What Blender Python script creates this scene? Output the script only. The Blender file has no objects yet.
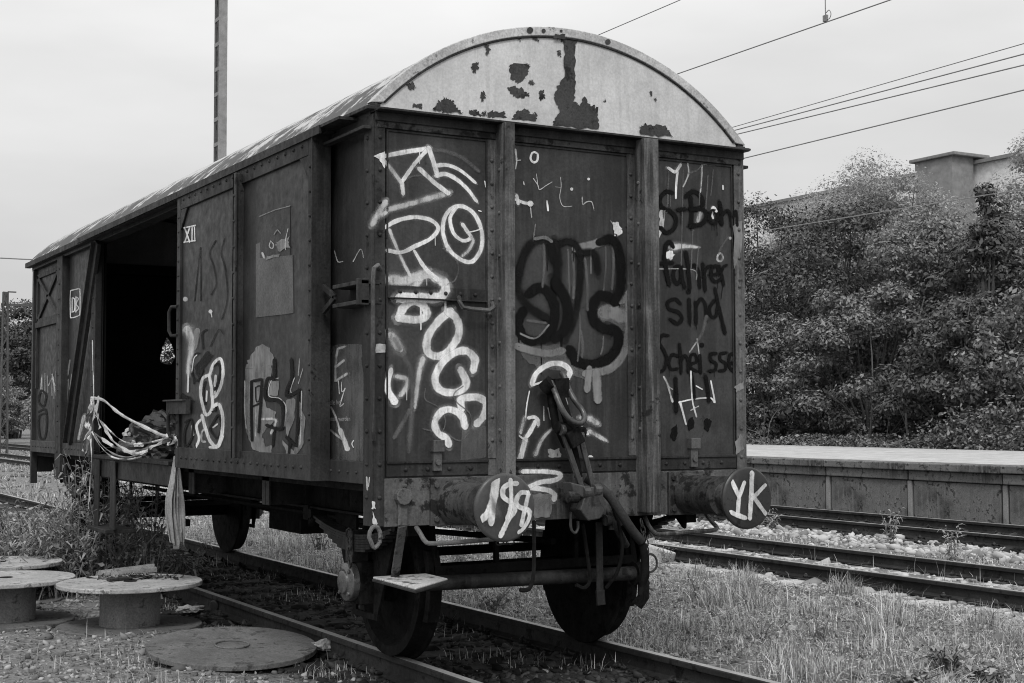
import bpy, math, random
import numpy as np
from mathutils import Vector, Matrix, noise as mnoise
from mathutils.geometry import tessellate_polygon
random.seed(7)
rng = np.random.default_rng(11)
PI = math.pi
R = math.radians
S = bpy.context.scene
COL = S.collection

# ------------------------------------------------------------------ camera
CAM = Vector((-4.7914, -7.6276, 1.5683)); YAW, PITCH, ROLL, FOC = .5189, .0518, -.003, 1431.5
_f = Vector((math.sin(YAW)*math.cos(PITCH), math.cos(YAW)*math.cos(PITCH), math.sin(PITCH)))
_r = Vector((math.cos(YAW), -math.sin(YAW), 0)); _u = _r.cross(_f)
_r, _u = _r*math.cos(ROLL)+_u*math.sin(ROLL), _u*math.cos(ROLL)-_r*math.sin(ROLL)
cd = bpy.data.cameras.new('camera'); cam = bpy.data.objects.new('camera', cd); COL.objects.link(cam)
cam.matrix_world = Matrix(((_r.x, _u.x, -_f.x, CAM.x), (_r.y, _u.y, -_f.y, CAM.y), (_r.z, _u.z, -_f.z, CAM.z), (0, 0, 0, 1)))
cd.sensor_width = 36; cd.lens = FOC/1024*36; cd.clip_end = 5000; cd.clip_start = .05
S.camera = cam
S.cycles.filter_width = 1.05

def at(px, py, ax, val):
    """survey helper: the point of the plane (axis ax = val) that was measured at a pixel"""
    d = _r*((px-512)/FOC)+_u*((341.5-py)/FOC)+_f
    return CAM+d*((val-CAM[ax])/d[ax])

# ------------------------------------------------------------------ materials
def nodes(name):
    m = bpy.data.materials.new(name); m.use_nodes = True
    nt = m.node_tree; b = nt.nodes['Principled BSDF']
    return m, nt, b
def L(nt, a, b): nt.links.new(a, b)
def g(v): return (v, v, v, 1)
def texco(nt, scale=(1, 1, 1)):
    tc = nt.nodes.new('ShaderNodeTexCoord'); mp = nt.nodes.new('ShaderNodeMapping')
    mp.inputs['Scale'].default_value = scale; L(nt, tc.outputs['Object'], mp.inputs['Vector']); return mp.outputs[0]
def noise(nt, vec, scale, detail=6, rough=.6):
    n = nt.nodes.new('ShaderNodeTexNoise'); n.inputs['Scale'].default_value = scale
    n.inputs['Detail'].default_value = detail; n.inputs['Roughness'].default_value = rough
    L(nt, vec, n.inputs['Vector']); return n.outputs['Fac']
def mrange(nt, v, a, b, c, d, smooth=False):
    n = nt.nodes.new('ShaderNodeMapRange'); n.interpolation_type = 'SMOOTHSTEP' if smooth else 'LINEAR'
    L(nt, v, n.inputs['Value'])
    for k, x in zip(('From Min', 'From Max', 'To Min', 'To Max'), (a, b, c, d)): n.inputs[k].default_value = x
    return n.outputs[0]
def mth(nt, op, a, b):
    n = nt.nodes.new('ShaderNodeMath'); n.operation = op
    for i, x in enumerate((a, b)):
        if isinstance(x, (int, float)): n.inputs[i].default_value = x
        else: L(nt, x, n.inputs[i])
    return n.outputs[0]
def bump(nt, b, h, strength, dist=.01):
    n = nt.nodes.new('ShaderNodeBump'); n.inputs['Strength'].default_value = strength; n.inputs['Distance'].default_value = dist
    L(nt, h, n.inputs['Height']); L(nt, n.outputs[0], b.inputs['Normal'])
def mixv(nt, f, a, b):
    n = nt.nodes.new('ShaderNodeMix'); n.data_type = 'FLOAT'
    for k, x in ((0, f), (2, a), (3, b)):
        if isinstance(x, (int, float)): n.inputs[k].default_value = x
        else: L(nt, x, n.inputs[k])
    return n.outputs[0]
def weathered(name, v, worn, rust, rough=.55, wear=.62, streak=.5, bmp=.25, rustcut=.6, spec=.14, grain=1.):
    """old paint: tone v, chalky streaks of tone worn, rust flakes of tone rust"""
    m, nt, b = nodes(name)
    o = texco(nt); st = texco(nt, (9, 9, .55)); st2 = texco(nt, (26, 26, 1.1))
    n1 = noise(nt, o, 1.7, 8, .62); n2 = noise(nt, st, 2.2, 7, .65); n3 = noise(nt, o, 13, 8, .7); n4 = noise(nt, o, 70, 4, .6); n5 = noise(nt, st2, 2, 5, .6); n6 = noise(nt, o, 4.3, 9, .68)
    c = mixv(nt, mth(nt, 'MULTIPLY', mrange(nt, n2, .45, .66, 0, 1, True), streak), v, worn)
    c = mixv(nt, mrange(nt, n1, wear-.14, wear+.08, 0, .8, True), c, worn)
    c = mixv(nt, mth(nt, 'MULTIPLY', mrange(nt, n5, .55, .70, 0, .45, True), min(1, streak*.6)), c, rust)
    rf = mth(nt, 'ADD', mth(nt, 'MULTIPLY', n3, .6), mth(nt, 'MULTIPLY', n6, .4))
    c = mixv(nt, mrange(nt, rf, rustcut-.07, rustcut-.01, 0, .9, True), c, rust)
    c = mth(nt, 'MULTIPLY', c, mrange(nt, n4, .3, .7, 1-.28*grain, 1+.25*grain))
    c = mth(nt, 'MULTIPLY', c, mrange(nt, n6, .3, .7, 1-.25*grain, 1+.22*grain))
    cc = nt.nodes.new('ShaderNodeCombineColor'); [L(nt, c, cc.inputs[i]) for i in range(3)]
    L(nt, cc.outputs[0], b.inputs['Base Color'])
    L(nt, mrange(nt, n3, .3, .7, rough-.15, rough+.2), b.inputs['Roughness']); b.inputs['Specular IOR Level'].default_value = spec
    bump(nt, b, mth(nt, 'ADD', mth(nt, 'MULTIPLY', n3, 1.), mth(nt, 'MULTIPLY', n4, .4)), bmp, .006)
    return m
def island(name, lo, hi, rough=.7, trans=0, spec=.3, pw=1.):
    """leaves, blades, stones: each loose piece has its own tone"""
    m, nt, b = nodes(name)
    ge = nt.nodes.new('ShaderNodeNewGeometry')
    r = mth(nt, 'POWER', ge.outputs['Random Per Island'], pw)
    c = mrange(nt, r, 0, 1, lo, hi)
    cc = nt.nodes.new('ShaderNodeCombineColor'); [L(nt, c, cc.inputs[i]) for i in range(3)]
    L(nt, cc.outputs[0], b.inputs['Base Color']); b.inputs['Roughness'].default_value = rough; b.inputs['Specular IOR Level'].default_value = spec
    if trans:
        out = nt.nodes['Material Output']; tr = nt.nodes.new('ShaderNodeBsdfTranslucent'); L(nt, cc.outputs[0], tr.inputs[0])
        mx = nt.nodes.new('ShaderNodeMixShader'); mx.inputs[0].default_value = trans
        L(nt, b.outputs[0], mx.inputs[1]); L(nt, tr.outputs[0], mx.inputs[2]); L(nt, mx.outputs[0], out.inputs[0])
    return m
def spray(name, v, alpha, soft=.35, rag=.25, drip=.0):
    """spray paint film: soft edged, worn through in places (u runs across the stroke, v along it)"""
    m, nt, b = nodes(name)
    uv = nt.nodes.new('ShaderNodeUVMap'); sp = nt.nodes.new('ShaderNodeSeparateXYZ'); L(nt, uv.outputs[0], sp.inputs[0])
    e = mth(nt, 'SUBTRACT', 1., mth(nt, 'ABSOLUTE', mth(nt, 'SUBTRACT', mth(nt, 'MULTIPLY', sp.outputs[0], 2.), 1.), 0))
    o = texco(nt); st = texco(nt, (14, 14, 2))
    n1 = noise(nt, o, 16, 8, .7); n2 = noise(nt, st, 2.5, 6, .6); n3 = noise(nt, o, 5, 4, .6)
    e2 = mth(nt, 'ADD', e, mth(nt, 'MULTIPLY', mth(nt, 'SUBTRACT', n1, .5), rag*2.2))
    a = mrange(nt, e2, .05, .05+soft, 0, 1, True)
    a = mth(nt, 'MULTIPLY', a, mrange(nt, mth(nt, 'ADD', mth(nt, 'MULTIPLY', n1, .5), mth(nt, 'MULTIPLY', n2, .5)), .34, .34+.16, 1-.75*rag*2 if rag < .6 else 0, 1, True))
    a = mth(nt, 'MULTIPLY', a, mrange(nt, n3, .34, .6, alpha*.48, min(1, alpha*1.12)))
    gn = noise(nt, o, 90, 4, .7); a = mth(nt, 'MULTIPLY', a, mrange(nt, gn, .32, .5, .75 if v > .3 else .95, 1.)); c = mth(nt, 'MULTIPLY', mrange(nt, n2, .3, .7, .72, 1.12), v)
    cc = nt.nodes.new('ShaderNodeCombineColor'); [L(nt, c, cc.inputs[i]) for i in range(3)]
    L(nt, cc.outputs[0], b.inputs['Base Color']); L(nt, a, b.inputs['Alpha']); b.inputs['Roughness'].default_value = .55
    b.inputs['Specular IOR Level'].default_value = .3 if v > .1 else .08
    return m

M = {}
def roofing(name):
    """white roof paint flaking off dark bitumen, in streaks that run down the curve"""
    m, nt, b = nodes(name); o = texco(nt, (1.2, 2.6, 1.2)); o2 = texco(nt); o3 = texco(nt, (2.2, .5, 2.2))
    n1 = noise(nt, o, 1.6, 8, .68); n2 = noise(nt, o2, 7, 8, .7); n3 = noise(nt, o3, 1.2, 4, .6)
    f = mth(nt, 'ADD', mth(nt, 'ADD', mth(nt, 'MULTIPLY', n1, .42), mth(nt, 'MULTIPLY', n2, .46)), mth(nt, 'MULTIPLY', n3, .2))
    sx_ = nt.nodes.new('ShaderNodeSeparateXYZ'); L(nt, o2, sx_.inputs[0])
    f = mth(nt, 'SUBTRACT', f, mrange(nt, mth(nt, 'ABSOLUTE', sx_.outputs[0], 0), .95, 1.4, 0, .075, True))      # flaked most along the eaves
    c = mixv(nt, mrange(nt, f, .485, .53, 0, 1, True), .05, .43)
    c = mth(nt, 'MULTIPLY', c, mrange(nt, noise(nt, o2, 40, 5, .7), .25, .75, .7, 1.2))
    cc = nt.nodes.new('ShaderNodeCombineColor'); [L(nt, c, cc.inputs[i]) for i in range(3)]
    L(nt, cc.outputs[0], b.inputs['Base Color']); b.inputs['Roughness'].default_value = .7; bump(nt, b, f, .5, .01); return m
M['roofing'] = roofing('roof_paint')
M['body'] = weathered('wagon_paint', .027, .050, .010, .45, .60, .45, .15, .665, .18, .7)
M['end'] = weathered('wagon_end_paint', .030, .060, .011, .45, .56, .55, .15, .665, .18, .7)
M['post'] = weathered('post_paint', .042, .15, .012, .6, .55, 1., .3, .635)
M['frame'] = weathered('frame_paint', .021, .050, .008, .55, .58, .6, .3, .63)
M['rust'] = weathered('rusty_iron', .028, .085, .010, .7, .52, .6, .5, .58)
M['pale'] = weathered('chipped_headstock', .036, .12, .012, .6, .5, .8, .4, .60)
M['under'] = weathered('underframe_grime', .010, .022, .005, .75, .6, .4, .4, .6, .06)
M['steel'] = weathered('dirty_steel', .040, .11, .014, .36, .55, .4, .25, .6, .5)
M['gable'] = weathered('gable_white', .56, .44, .30, .6, .56, .6, .10, .70, .2, .45)
M['rim'] = weathered('rim_white', .50, .36, .10, .6, .52, .5, .2, .63)
M['disc'] = weathered('buffer_disc', .022, .045, .010, .35, .5, .3, .15, .62, .35, .5)
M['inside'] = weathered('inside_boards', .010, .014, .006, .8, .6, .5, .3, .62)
M['patch'] = weathered('bare_patch', .045, .065, .02, .8, .55, .6, .5, .6)
M['disc_pale'] = weathered('chalky_disc', .040, .085, .015, .35, .47, .4, .15, .64, .35, .5)
M['joint'] = weathered('pale_mortar', .17, .26, .06, .85, .5, .6, .4, .62)
M['lid'] = weathered('worn_lid', .035, .10, .012, .25, .5, .4, .3, .62, .8)
M['placard'] = weathered('placard_paint', .095, .13, .05, .6, .55, .3, .2, .70)
M['placard_dark'] = weathered('placard_dark', .036, .06, .02, .5, .55, .4, .2, .68)
M['pad'] = weathered('pale_tread', .55, .42, .04, .7, .5, .3, .4, .60)
M['concrete'] = weathered('concrete', .058, .16, .025, .85, .47, 1., .5, .60)
M['coping'] = weathered('coping_concrete', .065, .18, .025, .85, .5, .8, .6, .58)
M['deck'] = weathered('platform_surface', .42, .34, .26, .9, .55, 0, .4, .72)
M['sleeper_concrete'] = weathered('sleeper_concrete', .38, .46, .2, .85, .5, .3, .4, .68)
M['wood_dark'] = weathered('tarred_wood', .025, .05, .012, .85, .55, .3, .6, .6)
M['wood'] = weathered('grey_wood', .17, .26, .06, .8, .5, .3, .6, .62)
M['drum'] = weathered('drum_plywood', .30, .40, .07, .8, .5, .3, .4, .60)
M['drum_core'] = weathered('drum_core', .15, .2, .07, .75, .5, .8, .3, .62)
M['drum_dark'] = weathered('drum_weathered', .11, .16, .05, .85, .5, .2, .6, .6)
M['rail'] = weathered('rail_rust', .022, .04, .010, .65, .55, .2, .3, .60)
M['railtop'] = weathered('rail_head', .21, .28, .10, .42, .5, .1, .1, .68, .5)
M['plaster'] = weathered('pale_plaster', .72, .66, .5, .85, .6, .3, .1, .75)
M['plaster_grey'] = weathered('grey_plaster', .24, .22, .18, .85, .6, .3, .1, .75)
M['slab'] = weathered('slab_grey', .2, .24, .12, .8, .6, .2, .1, .75)
M['glass'] = weathered('window_glass', .03, .04, .02, .15, .6, 0, .02, .8, .6)
M['mast'] = weathered('mast_paint', .23, .28, .12, .6, .5, .6, .1, .7)
M['mast_dark'] = weathered('mast_dark', .07, .1, .04, .6, .5, .6, .1, .7)
M['wire'] = weathered('wire', .22, .25, .15, .5, .6, 0, .0, .8)
M['hose'] = weathered('rubber_hose', .035, .06, .02, .6, .55, .3, .3, .65)
M['tape'] = weathered('plastic_tape', .58, .42, .2, .4, .55, .4, .1, .72)
M['tape_red'] = weathered('tape_dark', .16, .2, .1, .4, .6, .2, .1, .75)
M['cloth'] = weathered('grubby_cloth', .36, .25, .16, .9, .5, .9, .3, .7)
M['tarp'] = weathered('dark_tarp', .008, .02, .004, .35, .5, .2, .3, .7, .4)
M['bag'] = weathered('pale_bag', .45, .35, .2, .5, .55, .2, .4, .7)
M['bark'] = weathered('bark', .05, .08, .03, .9, .5, .4, .6, .6)
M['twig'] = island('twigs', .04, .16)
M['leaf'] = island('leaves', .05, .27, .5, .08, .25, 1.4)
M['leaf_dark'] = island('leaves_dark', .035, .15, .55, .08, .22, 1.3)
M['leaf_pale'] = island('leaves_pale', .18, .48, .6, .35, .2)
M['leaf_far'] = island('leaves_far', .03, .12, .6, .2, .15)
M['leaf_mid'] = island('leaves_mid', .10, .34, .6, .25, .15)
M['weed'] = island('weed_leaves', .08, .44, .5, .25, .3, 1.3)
M['grass'] = island('grass_blades', .12, .85, .6, .35, .15, 1.5)
M['straw'] = island('straw', .25, .65)
M['cover'] = island('cover_leaves', .10, .60, .6, .3, .15, 1.3)
M['stone'] = island('ballast_stones', .09, .38, .9, 0, .1, 1.5)
M['stone_pale'] = island('pale_stones', .16, .50, .9, 0, .2)
M['stone_dark'] = island('grimy_stones', .012, .085, .9, 0, .1, 1.7)
M['litter'] = island('dry_litter', .04, .35, .8, .2, .2, 2.)
M['w'] = spray('white_spray', .86, .97, .32, .28)
M['wf'] = spray('white_spray_worn', .74, .68, .6, .5)
M['wt'] = spray('white_scratch', .9, .95, .5, .5)
M['gr'] = spray('grey_spray', .23, 1.0, .4, .2)
M['grf'] = spray('grey_spray_thin', .15, .62, .8, .25)
M['k'] = spray('black_spray', .007, 1.7, .35, .08)
M['mw'] = spray('white_overspray', .7, .30, .95, .12)
M['mk'] = spray('black_overspray', .012, .40, .95, .12)
M['kf'] = spray('black_spray_thin', .010, .95, .6, .2)

# ------------------------------------------------------------------ mesh helpers
class MB:
    def __init__(s): s.v = []; s.f = []; s.uv = None; s.mi = []
    def add(s, vs, fs, mi=0):
        o = len(s.v); s.v += [tuple(x) for x in vs]; s.f += [tuple(i+o for i in q) for q in fs]; s.mi += [mi]*len(fs); return s
    def box(s, x0, x1, y0, y1, z0, z1, mi=0):
        return s.add([(x, y, z) for x in (x0, x1) for y in (y0, y1) for z in (z0, z1)],
                     [(0, 1, 3, 2), (4, 6, 7, 5), (0, 4, 5, 1), (2, 3, 7, 6), (0, 2, 6, 4), (1, 5, 7, 3)], mi)
    def bar(s, p, q, w, h, up=(0, 0, 1), mi=0):
        p, q = Vector(p), Vector(q); d = (q-p).normalized(); a = d.cross(Vector(up))
        if a.length < 1e-4: a = d.cross(Vector((1, 0, 0)))
        a.normalize(); b = a.cross(d)
        vs = [P+a*sx*w/2+b*sz*h/2 for P in (p, q) for sx, sz in ((-1, -1), (1, -1), (1, 1), (-1, 1))]
        return s.add(vs, [(0, 1, 2, 3), (7, 6, 5, 4), (0, 4, 5, 1), (1, 5, 6, 2), (2, 6, 7, 3), (3, 7, 4, 0)], mi)
    def tube(s, pts, r, n=8, closed=False, mi=0, taper=None):
        pts = [Vector(p) for p in pts]; o = len(s.v); m = len(pts); prev = None
        for i, p in enumerate(pts):
            if closed: d = pts[(i+1) % m]-pts[i-1]
            else: d = pts[min(i+1, m-1)]-pts[max(i-1, 0)]
            d.normalize()
            a = (prev if prev is not None else (Vector((0, 0, 1)) if abs(d.z) < .9 else Vector((1, 0, 0))))
            a = a-d*a.dot(d); a.normalize(); prev = a; b = d.cross(a)
            rr = r if taper is None else r*taper[i]
            for k in range(n):
                t = 2*PI*k/n; s.v.append(tuple(p+a*math.cos(t)*rr+b*math.sin(t)*rr))
        for i in range(m if closed else m-1):
            j = (i+1) % m
            for k in range(n):
                l = (k+1) % n; s.f.append((o+i*n+k, o+i*n+l, o+j*n+l, o+j*n+k)); s.mi.append(mi)
        if not closed:
            s.f.append(tuple(o+k for k in reversed(range(n)))); s.f.append(tuple(o+(m-1)*n+k for k in range(n))); s.mi += [mi, mi]
        return s
    def cyl(s, p, q, r, n=20, r2=None, mi=0): return s.tube([p, q], r, n, mi=mi, taper=[1, (r if r2 is None else r2)/r])
    def lathe(s, c, axis, prof, n=32, mi=0):
        """prof: (along the axis, radius) pairs"""
        c = Vector(c); d = Vector(axis).normalized(); a = Vector((0, 0, 1)) if abs(d.z) < .9 else Vector((1, 0, 0))
        a = (a-d*a.dot(d)).normalized(); b = d.cross(a); o = len(s.v); m = len(prof)
        for h, r in prof:
            for k in range(n):
                t = 2*PI*k/n; s.v.append(tuple(c+d*h+(a*math.cos(t)+b*math.sin(t))*max(r, 1e-4)))
        for i in range(m-1):
            for k in range(n):
                l = (k+1) % n; s.f.append((o+i*n+k, o+i*n+l, o+(i+1)*n+l, o+(i+1)*n+k)); s.mi.append(mi)
        s.f.append(tuple(o+k for k in reversed(range(n)))); s.f.append(tuple(o+(m-1)*n+k for k in range(n))); s.mi += [mi, mi]
        return s
    def prism(s, poly, off, mi=0):
        off = Vector(off); a = [Vector(p) for p in poly]; n = len(a)
        return s.add(a+[p+off for p in a], [tuple(reversed(range(n))), tuple(range(n, 2*n))]+[(i, (i+1) % n, n+(i+1) % n, n+i) for i in range(n)], mi)
    def rivets(s, p, q, n, d, r=.011, jit=0):
        p, q, d = Vector(p), Vector(q), Vector(d).normalized()
        a = Vector((0, 0, 1)) if abs(d.z) < .9 else Vector((1, 0, 0)); a = (a-d*a.dot(d)).normalized(); b = d.cross(a)
        for i in range(n):
            c = p.lerp(q, (i+.5)/n); o = len(s.v)
            for h, rr in ((0, r), (.5*r, .85*r), (.9*r, .35*r)):
                for k in range(7): t = 2*PI*k/7; s.v.append(tuple(c+d*h+(a*math.cos(t)+b*math.sin(t))*rr))
            for j in range(2):
                for k in range(7): l = (k+1) % 7; s.f.append((o+j*7+k, o+j*7+l, o+j*7+7+l, o+j*7+7+k)); s.mi.append(0)
            s.f.append(tuple(o+14+k for k in range(7))); s.mi.append(0)
        return s
    def build(s, name, mat, parent=None, loc=None, bevel=0, smooth=False, label=None):
        me = bpy.data.meshes.new(name); me.from_pydata(s.v, [], s.f); me.validate()
        mats = mat if isinstance(mat, (list, tuple)) else [mat]
        for x in mats: me.materials.append(M[x] if isinstance(x, str) else x)
        if len(mats) > 1 and len(me.polygons) == len(s.mi): me.polygons.foreach_set('material_index', s.mi)
        if s.uv is not None:
            ul = me.uv_layers.new(name='UVMap')
            for lp in me.loops: ul.data[lp.index].uv = s.uv[lp.vertex_index]
        import bmesh
        bm = bmesh.new(); bm.from_mesh(me); 
        if s.uv is None: bmesh.ops.recalc_face_normals(bm, faces=bm.faces[:])
        bm.to_mesh(me); bm.free()
        if smooth: me.polygons.foreach_set('use_smooth', [True]*len(me.polygons)); me.set_sharp_from_angle(angle=R(38))
        o = bpy.data.objects.new(name, me); COL.objects.link(o)
        if parent is not None:
            o.parent = parent
            w = Vector((0, 0, 0)); p = parent
            while p is not None: w += Vector(p.location); p = p.parent
            if loc is None: me.transform(Matrix.Translation(-w))     # geometry was written in world coordinates
            else: o.location = Vector(loc)-w
        elif loc is not None: o.location = loc
        if bevel:
            bv = o.modifiers.new('bevel', 'BEVEL'); bv.width = bevel; bv.segments = 2; bv.limit_method = 'ANGLE'; bv.angle_limit = R(40)
        if label: o['label'] = label
        return o
def tag(o, label=None, cat=None, group=None, kind=None):
    for k, v in (('label', label), ('category', cat), ('group', group), ('kind', kind)):
        if v: o[k] = v
    return o
def thing(name, label, cat, loc=(0, 0, 0), group=None, rz=0):
    o = bpy.data.objects.new(name, None); COL.objects.link(o); o.location = loc; o.rotation_euler.z = rz; o.empty_display_size = .2
    return tag(o, label, cat, group)
def dup(o, parent=None, loc=None):
    c = o.copy(); COL.objects.link(c)
    if parent is not None: c.parent = parent
    if loc is not None: c.location = loc
    for ch in list(o.children): dup(ch, c)
    return c
def rawmesh(name, V, F, mat, parent=None, smooth=False, loc=None):
    """numpy vertices / faces of equal size -> one mesh object"""
    me = bpy.data.meshes.new(name); V = np.asarray(V, np.float32); F = np.asarray(F, np.int32); k = F.shape[1]
    me.vertices.add(len(V)); me.vertices.foreach_set('co', V.ravel())
    me.loops.add(F.size); me.loops.foreach_set('vertex_index', F.ravel())
    me.polygons.add(len(F)); me.polygons.foreach_set('loop_start', np.arange(0, F.size, k, dtype=np.int32))
    me.polygons.foreach_set('loop_total', np.full(len(F), k, np.int32))
    me.update(calc_edges=True); me.validate()
    if smooth: me.polygons.foreach_set('use_smooth', np.ones(len(F), bool))
    me.materials.append(M[mat] if isinstance(mat, str) else mat)
    o = bpy.data.objects.new(name, me); COL.objects.link(o)
    if parent is not None: o.parent = parent
    if loc is not None: o.location = loc
    return o

# ------------------------------------------------------------------ graffiti helpers
def crom(P, n=7):
    P = [Vector(p) for p in P]
    if len(P) < 3: return [P[0].lerp(P[-1], i/6) for i in range(7)]
    out = []
    for i in range(len(P)-1):
        a, b, c, d = P[max(i-1, 0)], P[i], P[i+1], P[min(i+2, len(P)-1)]
        for k in range(n):
            t = k/n
            out.append(.5*((2*b)+(c-a)*t+(2*a-5*b+4*c-d)*t*t+(3*b-a-3*c+d)*t*t*t))
    out.append(P[-1]); return out
class Paint:
    """strokes and patches lying on one plane of the wagon"""
    def __init__(s, ax, val, crop): s.ax = ax; s.val = val; s.ox, s.oy, s.sc = crop; s.mb = MB(); s.mb.uv = []; s.k = 0; s.ps = []; s.drip = 0; s.mist = True
    def cut(s):
        v0, f0 = s.ps[-1][1:3] if s.ps else (0, 0)
        s.ps.append((v0, len(s.mb.v), len(s.mb.f), f0))
    def P(s, x, y): return at(s.ox+x/s.sc, s.oy+y/s.sc, s.ax, s.val)
    def st(s, pts, w, mi=0, sharp=False, taper=None, drip=None, mist=True):
        if mist and s.mist and mi < 100 and w/s.sc > 2.6: s.st(pts, w*1.75, mi+100, sharp, taper, 0, False)
        if drip is None: drip = s.drip
        if sharp:
            q = [Vector((x, y, 0)) for x, y in pts]; c = []
            for a, b in zip(q, q[1:]): c += [a.lerp(b, t/5) for t in range(5)]
            c.append(q[-1])
        else: c = crom([(x, y, 0) for x, y in pts])
        nrm = Vector((0, 0, 0)); nrm[s.ax] = -1; w *= 1.22
        d0 = (c[0]-c[1]).normalized(); d1 = (c[-1]-c[-2]).normalized()
        seq = [(c[0]+d0*w*.5, .3), (c[0]+d0*w*.38, .65), (c[0]+d0*w*.2, .92)]+[(p, 1) for p in c]+[(c[-1]+d1*w*.2, .92), (c[-1]+d1*w*.38, .65), (c[-1]+d1*w*.5, .3)]
        n = len(seq); ln = 0; b = len(s.mb.v); q0 = None
        for i, (p, f) in enumerate(seq):
            t = seq[min(i+1, n-1)][0]-seq[max(i-1, 0)][0]; t = t.normalized() if t.length > 1e-6 else Vector((0, 1, 0))
            side = Vector((-t.y, t.x, 0)); lift = nrm*(.0014+.0005*(s.k % 9)+.0016*i/n) if mi < 100 else nrm*(.0004+.00004*(s.k % 20)+.0001*i/n)
            ww = w*f*(1 if taper is None else (taper[0]+(taper[1]-taper[0])*i/(n-1)))
            ww *= 1+.16*mnoise.noise(Vector((p.x*.045+s.k*7, p.y*.045, 1)))+.08*mnoise.noise(Vector((p.x*.2, p.y*.2, s.k)))
            q = s.P(p.x, p.y); ln += (q-q0).length if q0 is not None else 0; q0 = q
            for j, u in ((-.5, 0), (-.17, .33), (.17, .67), (.5, 1)):
                v = p+side*ww*j; s.mb.v.append(tuple(s.P(v.x, v.y)+lift)); s.mb.uv.append((u, ln))
        for i in range(n-1):
            for j in range(3): s.mb.f.append((b+i*4+j, b+i*4+j+1, b+i*4+5+j, b+i*4+4+j)); s.mb.mi.append(mi)
        s.cut(); s.k += 1
        if drip and w/s.sc > 3.2:
            for p in c[2:-2:3]:
                if random.random() < drip: l = random.uniform(.6, 2.6)*w; s.st([(p.x, p.y+w*.2), (p.x, p.y+w*.3+l)], w*random.uniform(.10, .2), mi, taper=(1.2, .7), drip=0, mist=False)
        return s
    def dot(s, x, y, r, mi=0): return s.patch([(x+r*math.cos(t*PI/5), y+r*math.sin(t*PI/5)) for t in range(10)], mi, 0)
    def patch(s, poly, mi=0, jit=1.5, sub=4, soft=False):
        q = []
        for i in range(len(poly)):
            a, b = poly[i], poly[(i+1) % len(poly)]
            for k in range(sub if jit else 1):
                t = k/sub; x = a[0]+(b[0]-a[0])*t; y = a[1]+(b[1]-a[1])*t
                q.append((x+random.gauss(0, jit), y+random.gauss(0, jit)))
        nrm = Vector((0, 0, 0)); nrm[s.ax] = -1
        lift = nrm*(.0012+.0005*(s.k % 9)); b = len(s.mb.v)
        V3 = [s.P(*p)+lift for p in q]
        cx = sum(p[0] for p in q)/len(q); cy = sum(p[1] for p in q)/len(q)
        if soft:      # a fan, so the film thins out to the rim
            s.mb.v += [tuple(p) for p in V3]+[tuple(s.P(cx, cy)+lift)]; n = len(q)
            s.mb.uv += [(0, i*.1) for i in range(n)]+[(.5, 0)]
            for i in range(n): s.mb.f.append((b+i, b+(i+1) % n, b+n)); s.mb.mi.append(mi)
        else:
            s.mb.v += [tuple(p) for p in V3]; s.mb.uv += [(.5, i*.1) for i in range(len(q))]
            for t in tessellate_polygon([[Vector((x, y, 0)) for x, y in q]]): s.mb.f.append(tuple(b+i for i in t)); s.mb.mi.append(mi)
        s.cut(); s.k += 1; return s
    def crop(s, c): s.ox, s.oy, s.sc = c; return s
    def clip(s, c, r):
        """paint stops at the rim of a round plate"""
        for i, v in enumerate(s.mb.v):
            dx, dz = v[0]-c[0], v[2]-c[1]; d = math.hypot(dx, dz)
            if d > r: s.mb.v[i] = (c[0]+dx*r/d, v[1], c[1]+dz*r/d)
        return s
    def build(s, name, mats, parent, label=None, join=.03):
        """each figure or letter group that hangs together becomes one part"""
        ax = [i for i in range(3) if i != s.ax]; bb = []
        for v0, v1, f1, f0 in s.ps:
            A = np.array(s.mb.v[v0:v1])[:, ax]; bb.append((A.min(0), A.max(0)))
        g_ = list(range(len(bb)))
        def root(i):
            while g_[i] != i: i = g_[i]
            return i
        gap = lambda i, j: max(0, *(max(bb[i][0][k]-bb[j][1][k], bb[j][0][k]-bb[i][1][k]) for k in (0, 1)))
        for i in range(len(bb)):
            for j in range(i):
                if gap(i, j) < join: g_[root(i)] = root(j)
        def ext(r):
            I = [i for i in range(len(bb)) if root(i) == r]
            return max(max(bb[i][1][k] for i in I)-min(bb[i][0][k] for i in I) for k in (0, 1))
        groups = {}
        for i in range(len(bb)): groups.setdefault(root(i), []).append(i)
        big = max(groups, key=ext); out = None
        mats = list(mats); mm = {}
        for k in range(len(mats)):
            b = 'mw' if mats[k] in ('w', 'wf') else 'mk' if mats[k] in ('k', 'kf') else None
            if b and b not in mats: mats.append(b)
            mm[100+k] = mats.index(b) if b else None
        for r, I in sorted(groups.items(), key=lambda q: -ext(q[0])):
            m = MB(); m.uv = []
            for i in I:
                v0, v1, f1, f0 = s.ps[i]; o = len(m.v)
                m.v += s.mb.v[v0:v1]; m.uv += s.mb.uv[v0:v1]; fs = [(f, k if k < 100 else mm[k]) for f, k in zip(s.mb.f[f0:f1], s.mb.mi[f0:f1])]
                m.f += [tuple(q-v0+o for q in f) for f, k in fs if k is not None]; m.mi += [k for f, k in fs if k is not None]
            if not m.f: continue
            ob = m.build(name, mats, parent, label=label if r == big else None); out = out or ob
        return out
# ------------------------------------------------------------------ the wagon
XS = 1.36            # half width of the body
LEN = 9.76
ZS, ZE, ZR = 1.20, 3.40, 4.015
W = thing('goods_wagon', 'derelict covered goods wagon with arched roof and graffiti standing on the rails', 'railway wagon', (0, 4.88, 0))

# floor and inner lining
MB().box(-1.3, 1.3, .03, LEN-.03, 1.12, 1.2).build('floor', 'inside', W)
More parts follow.
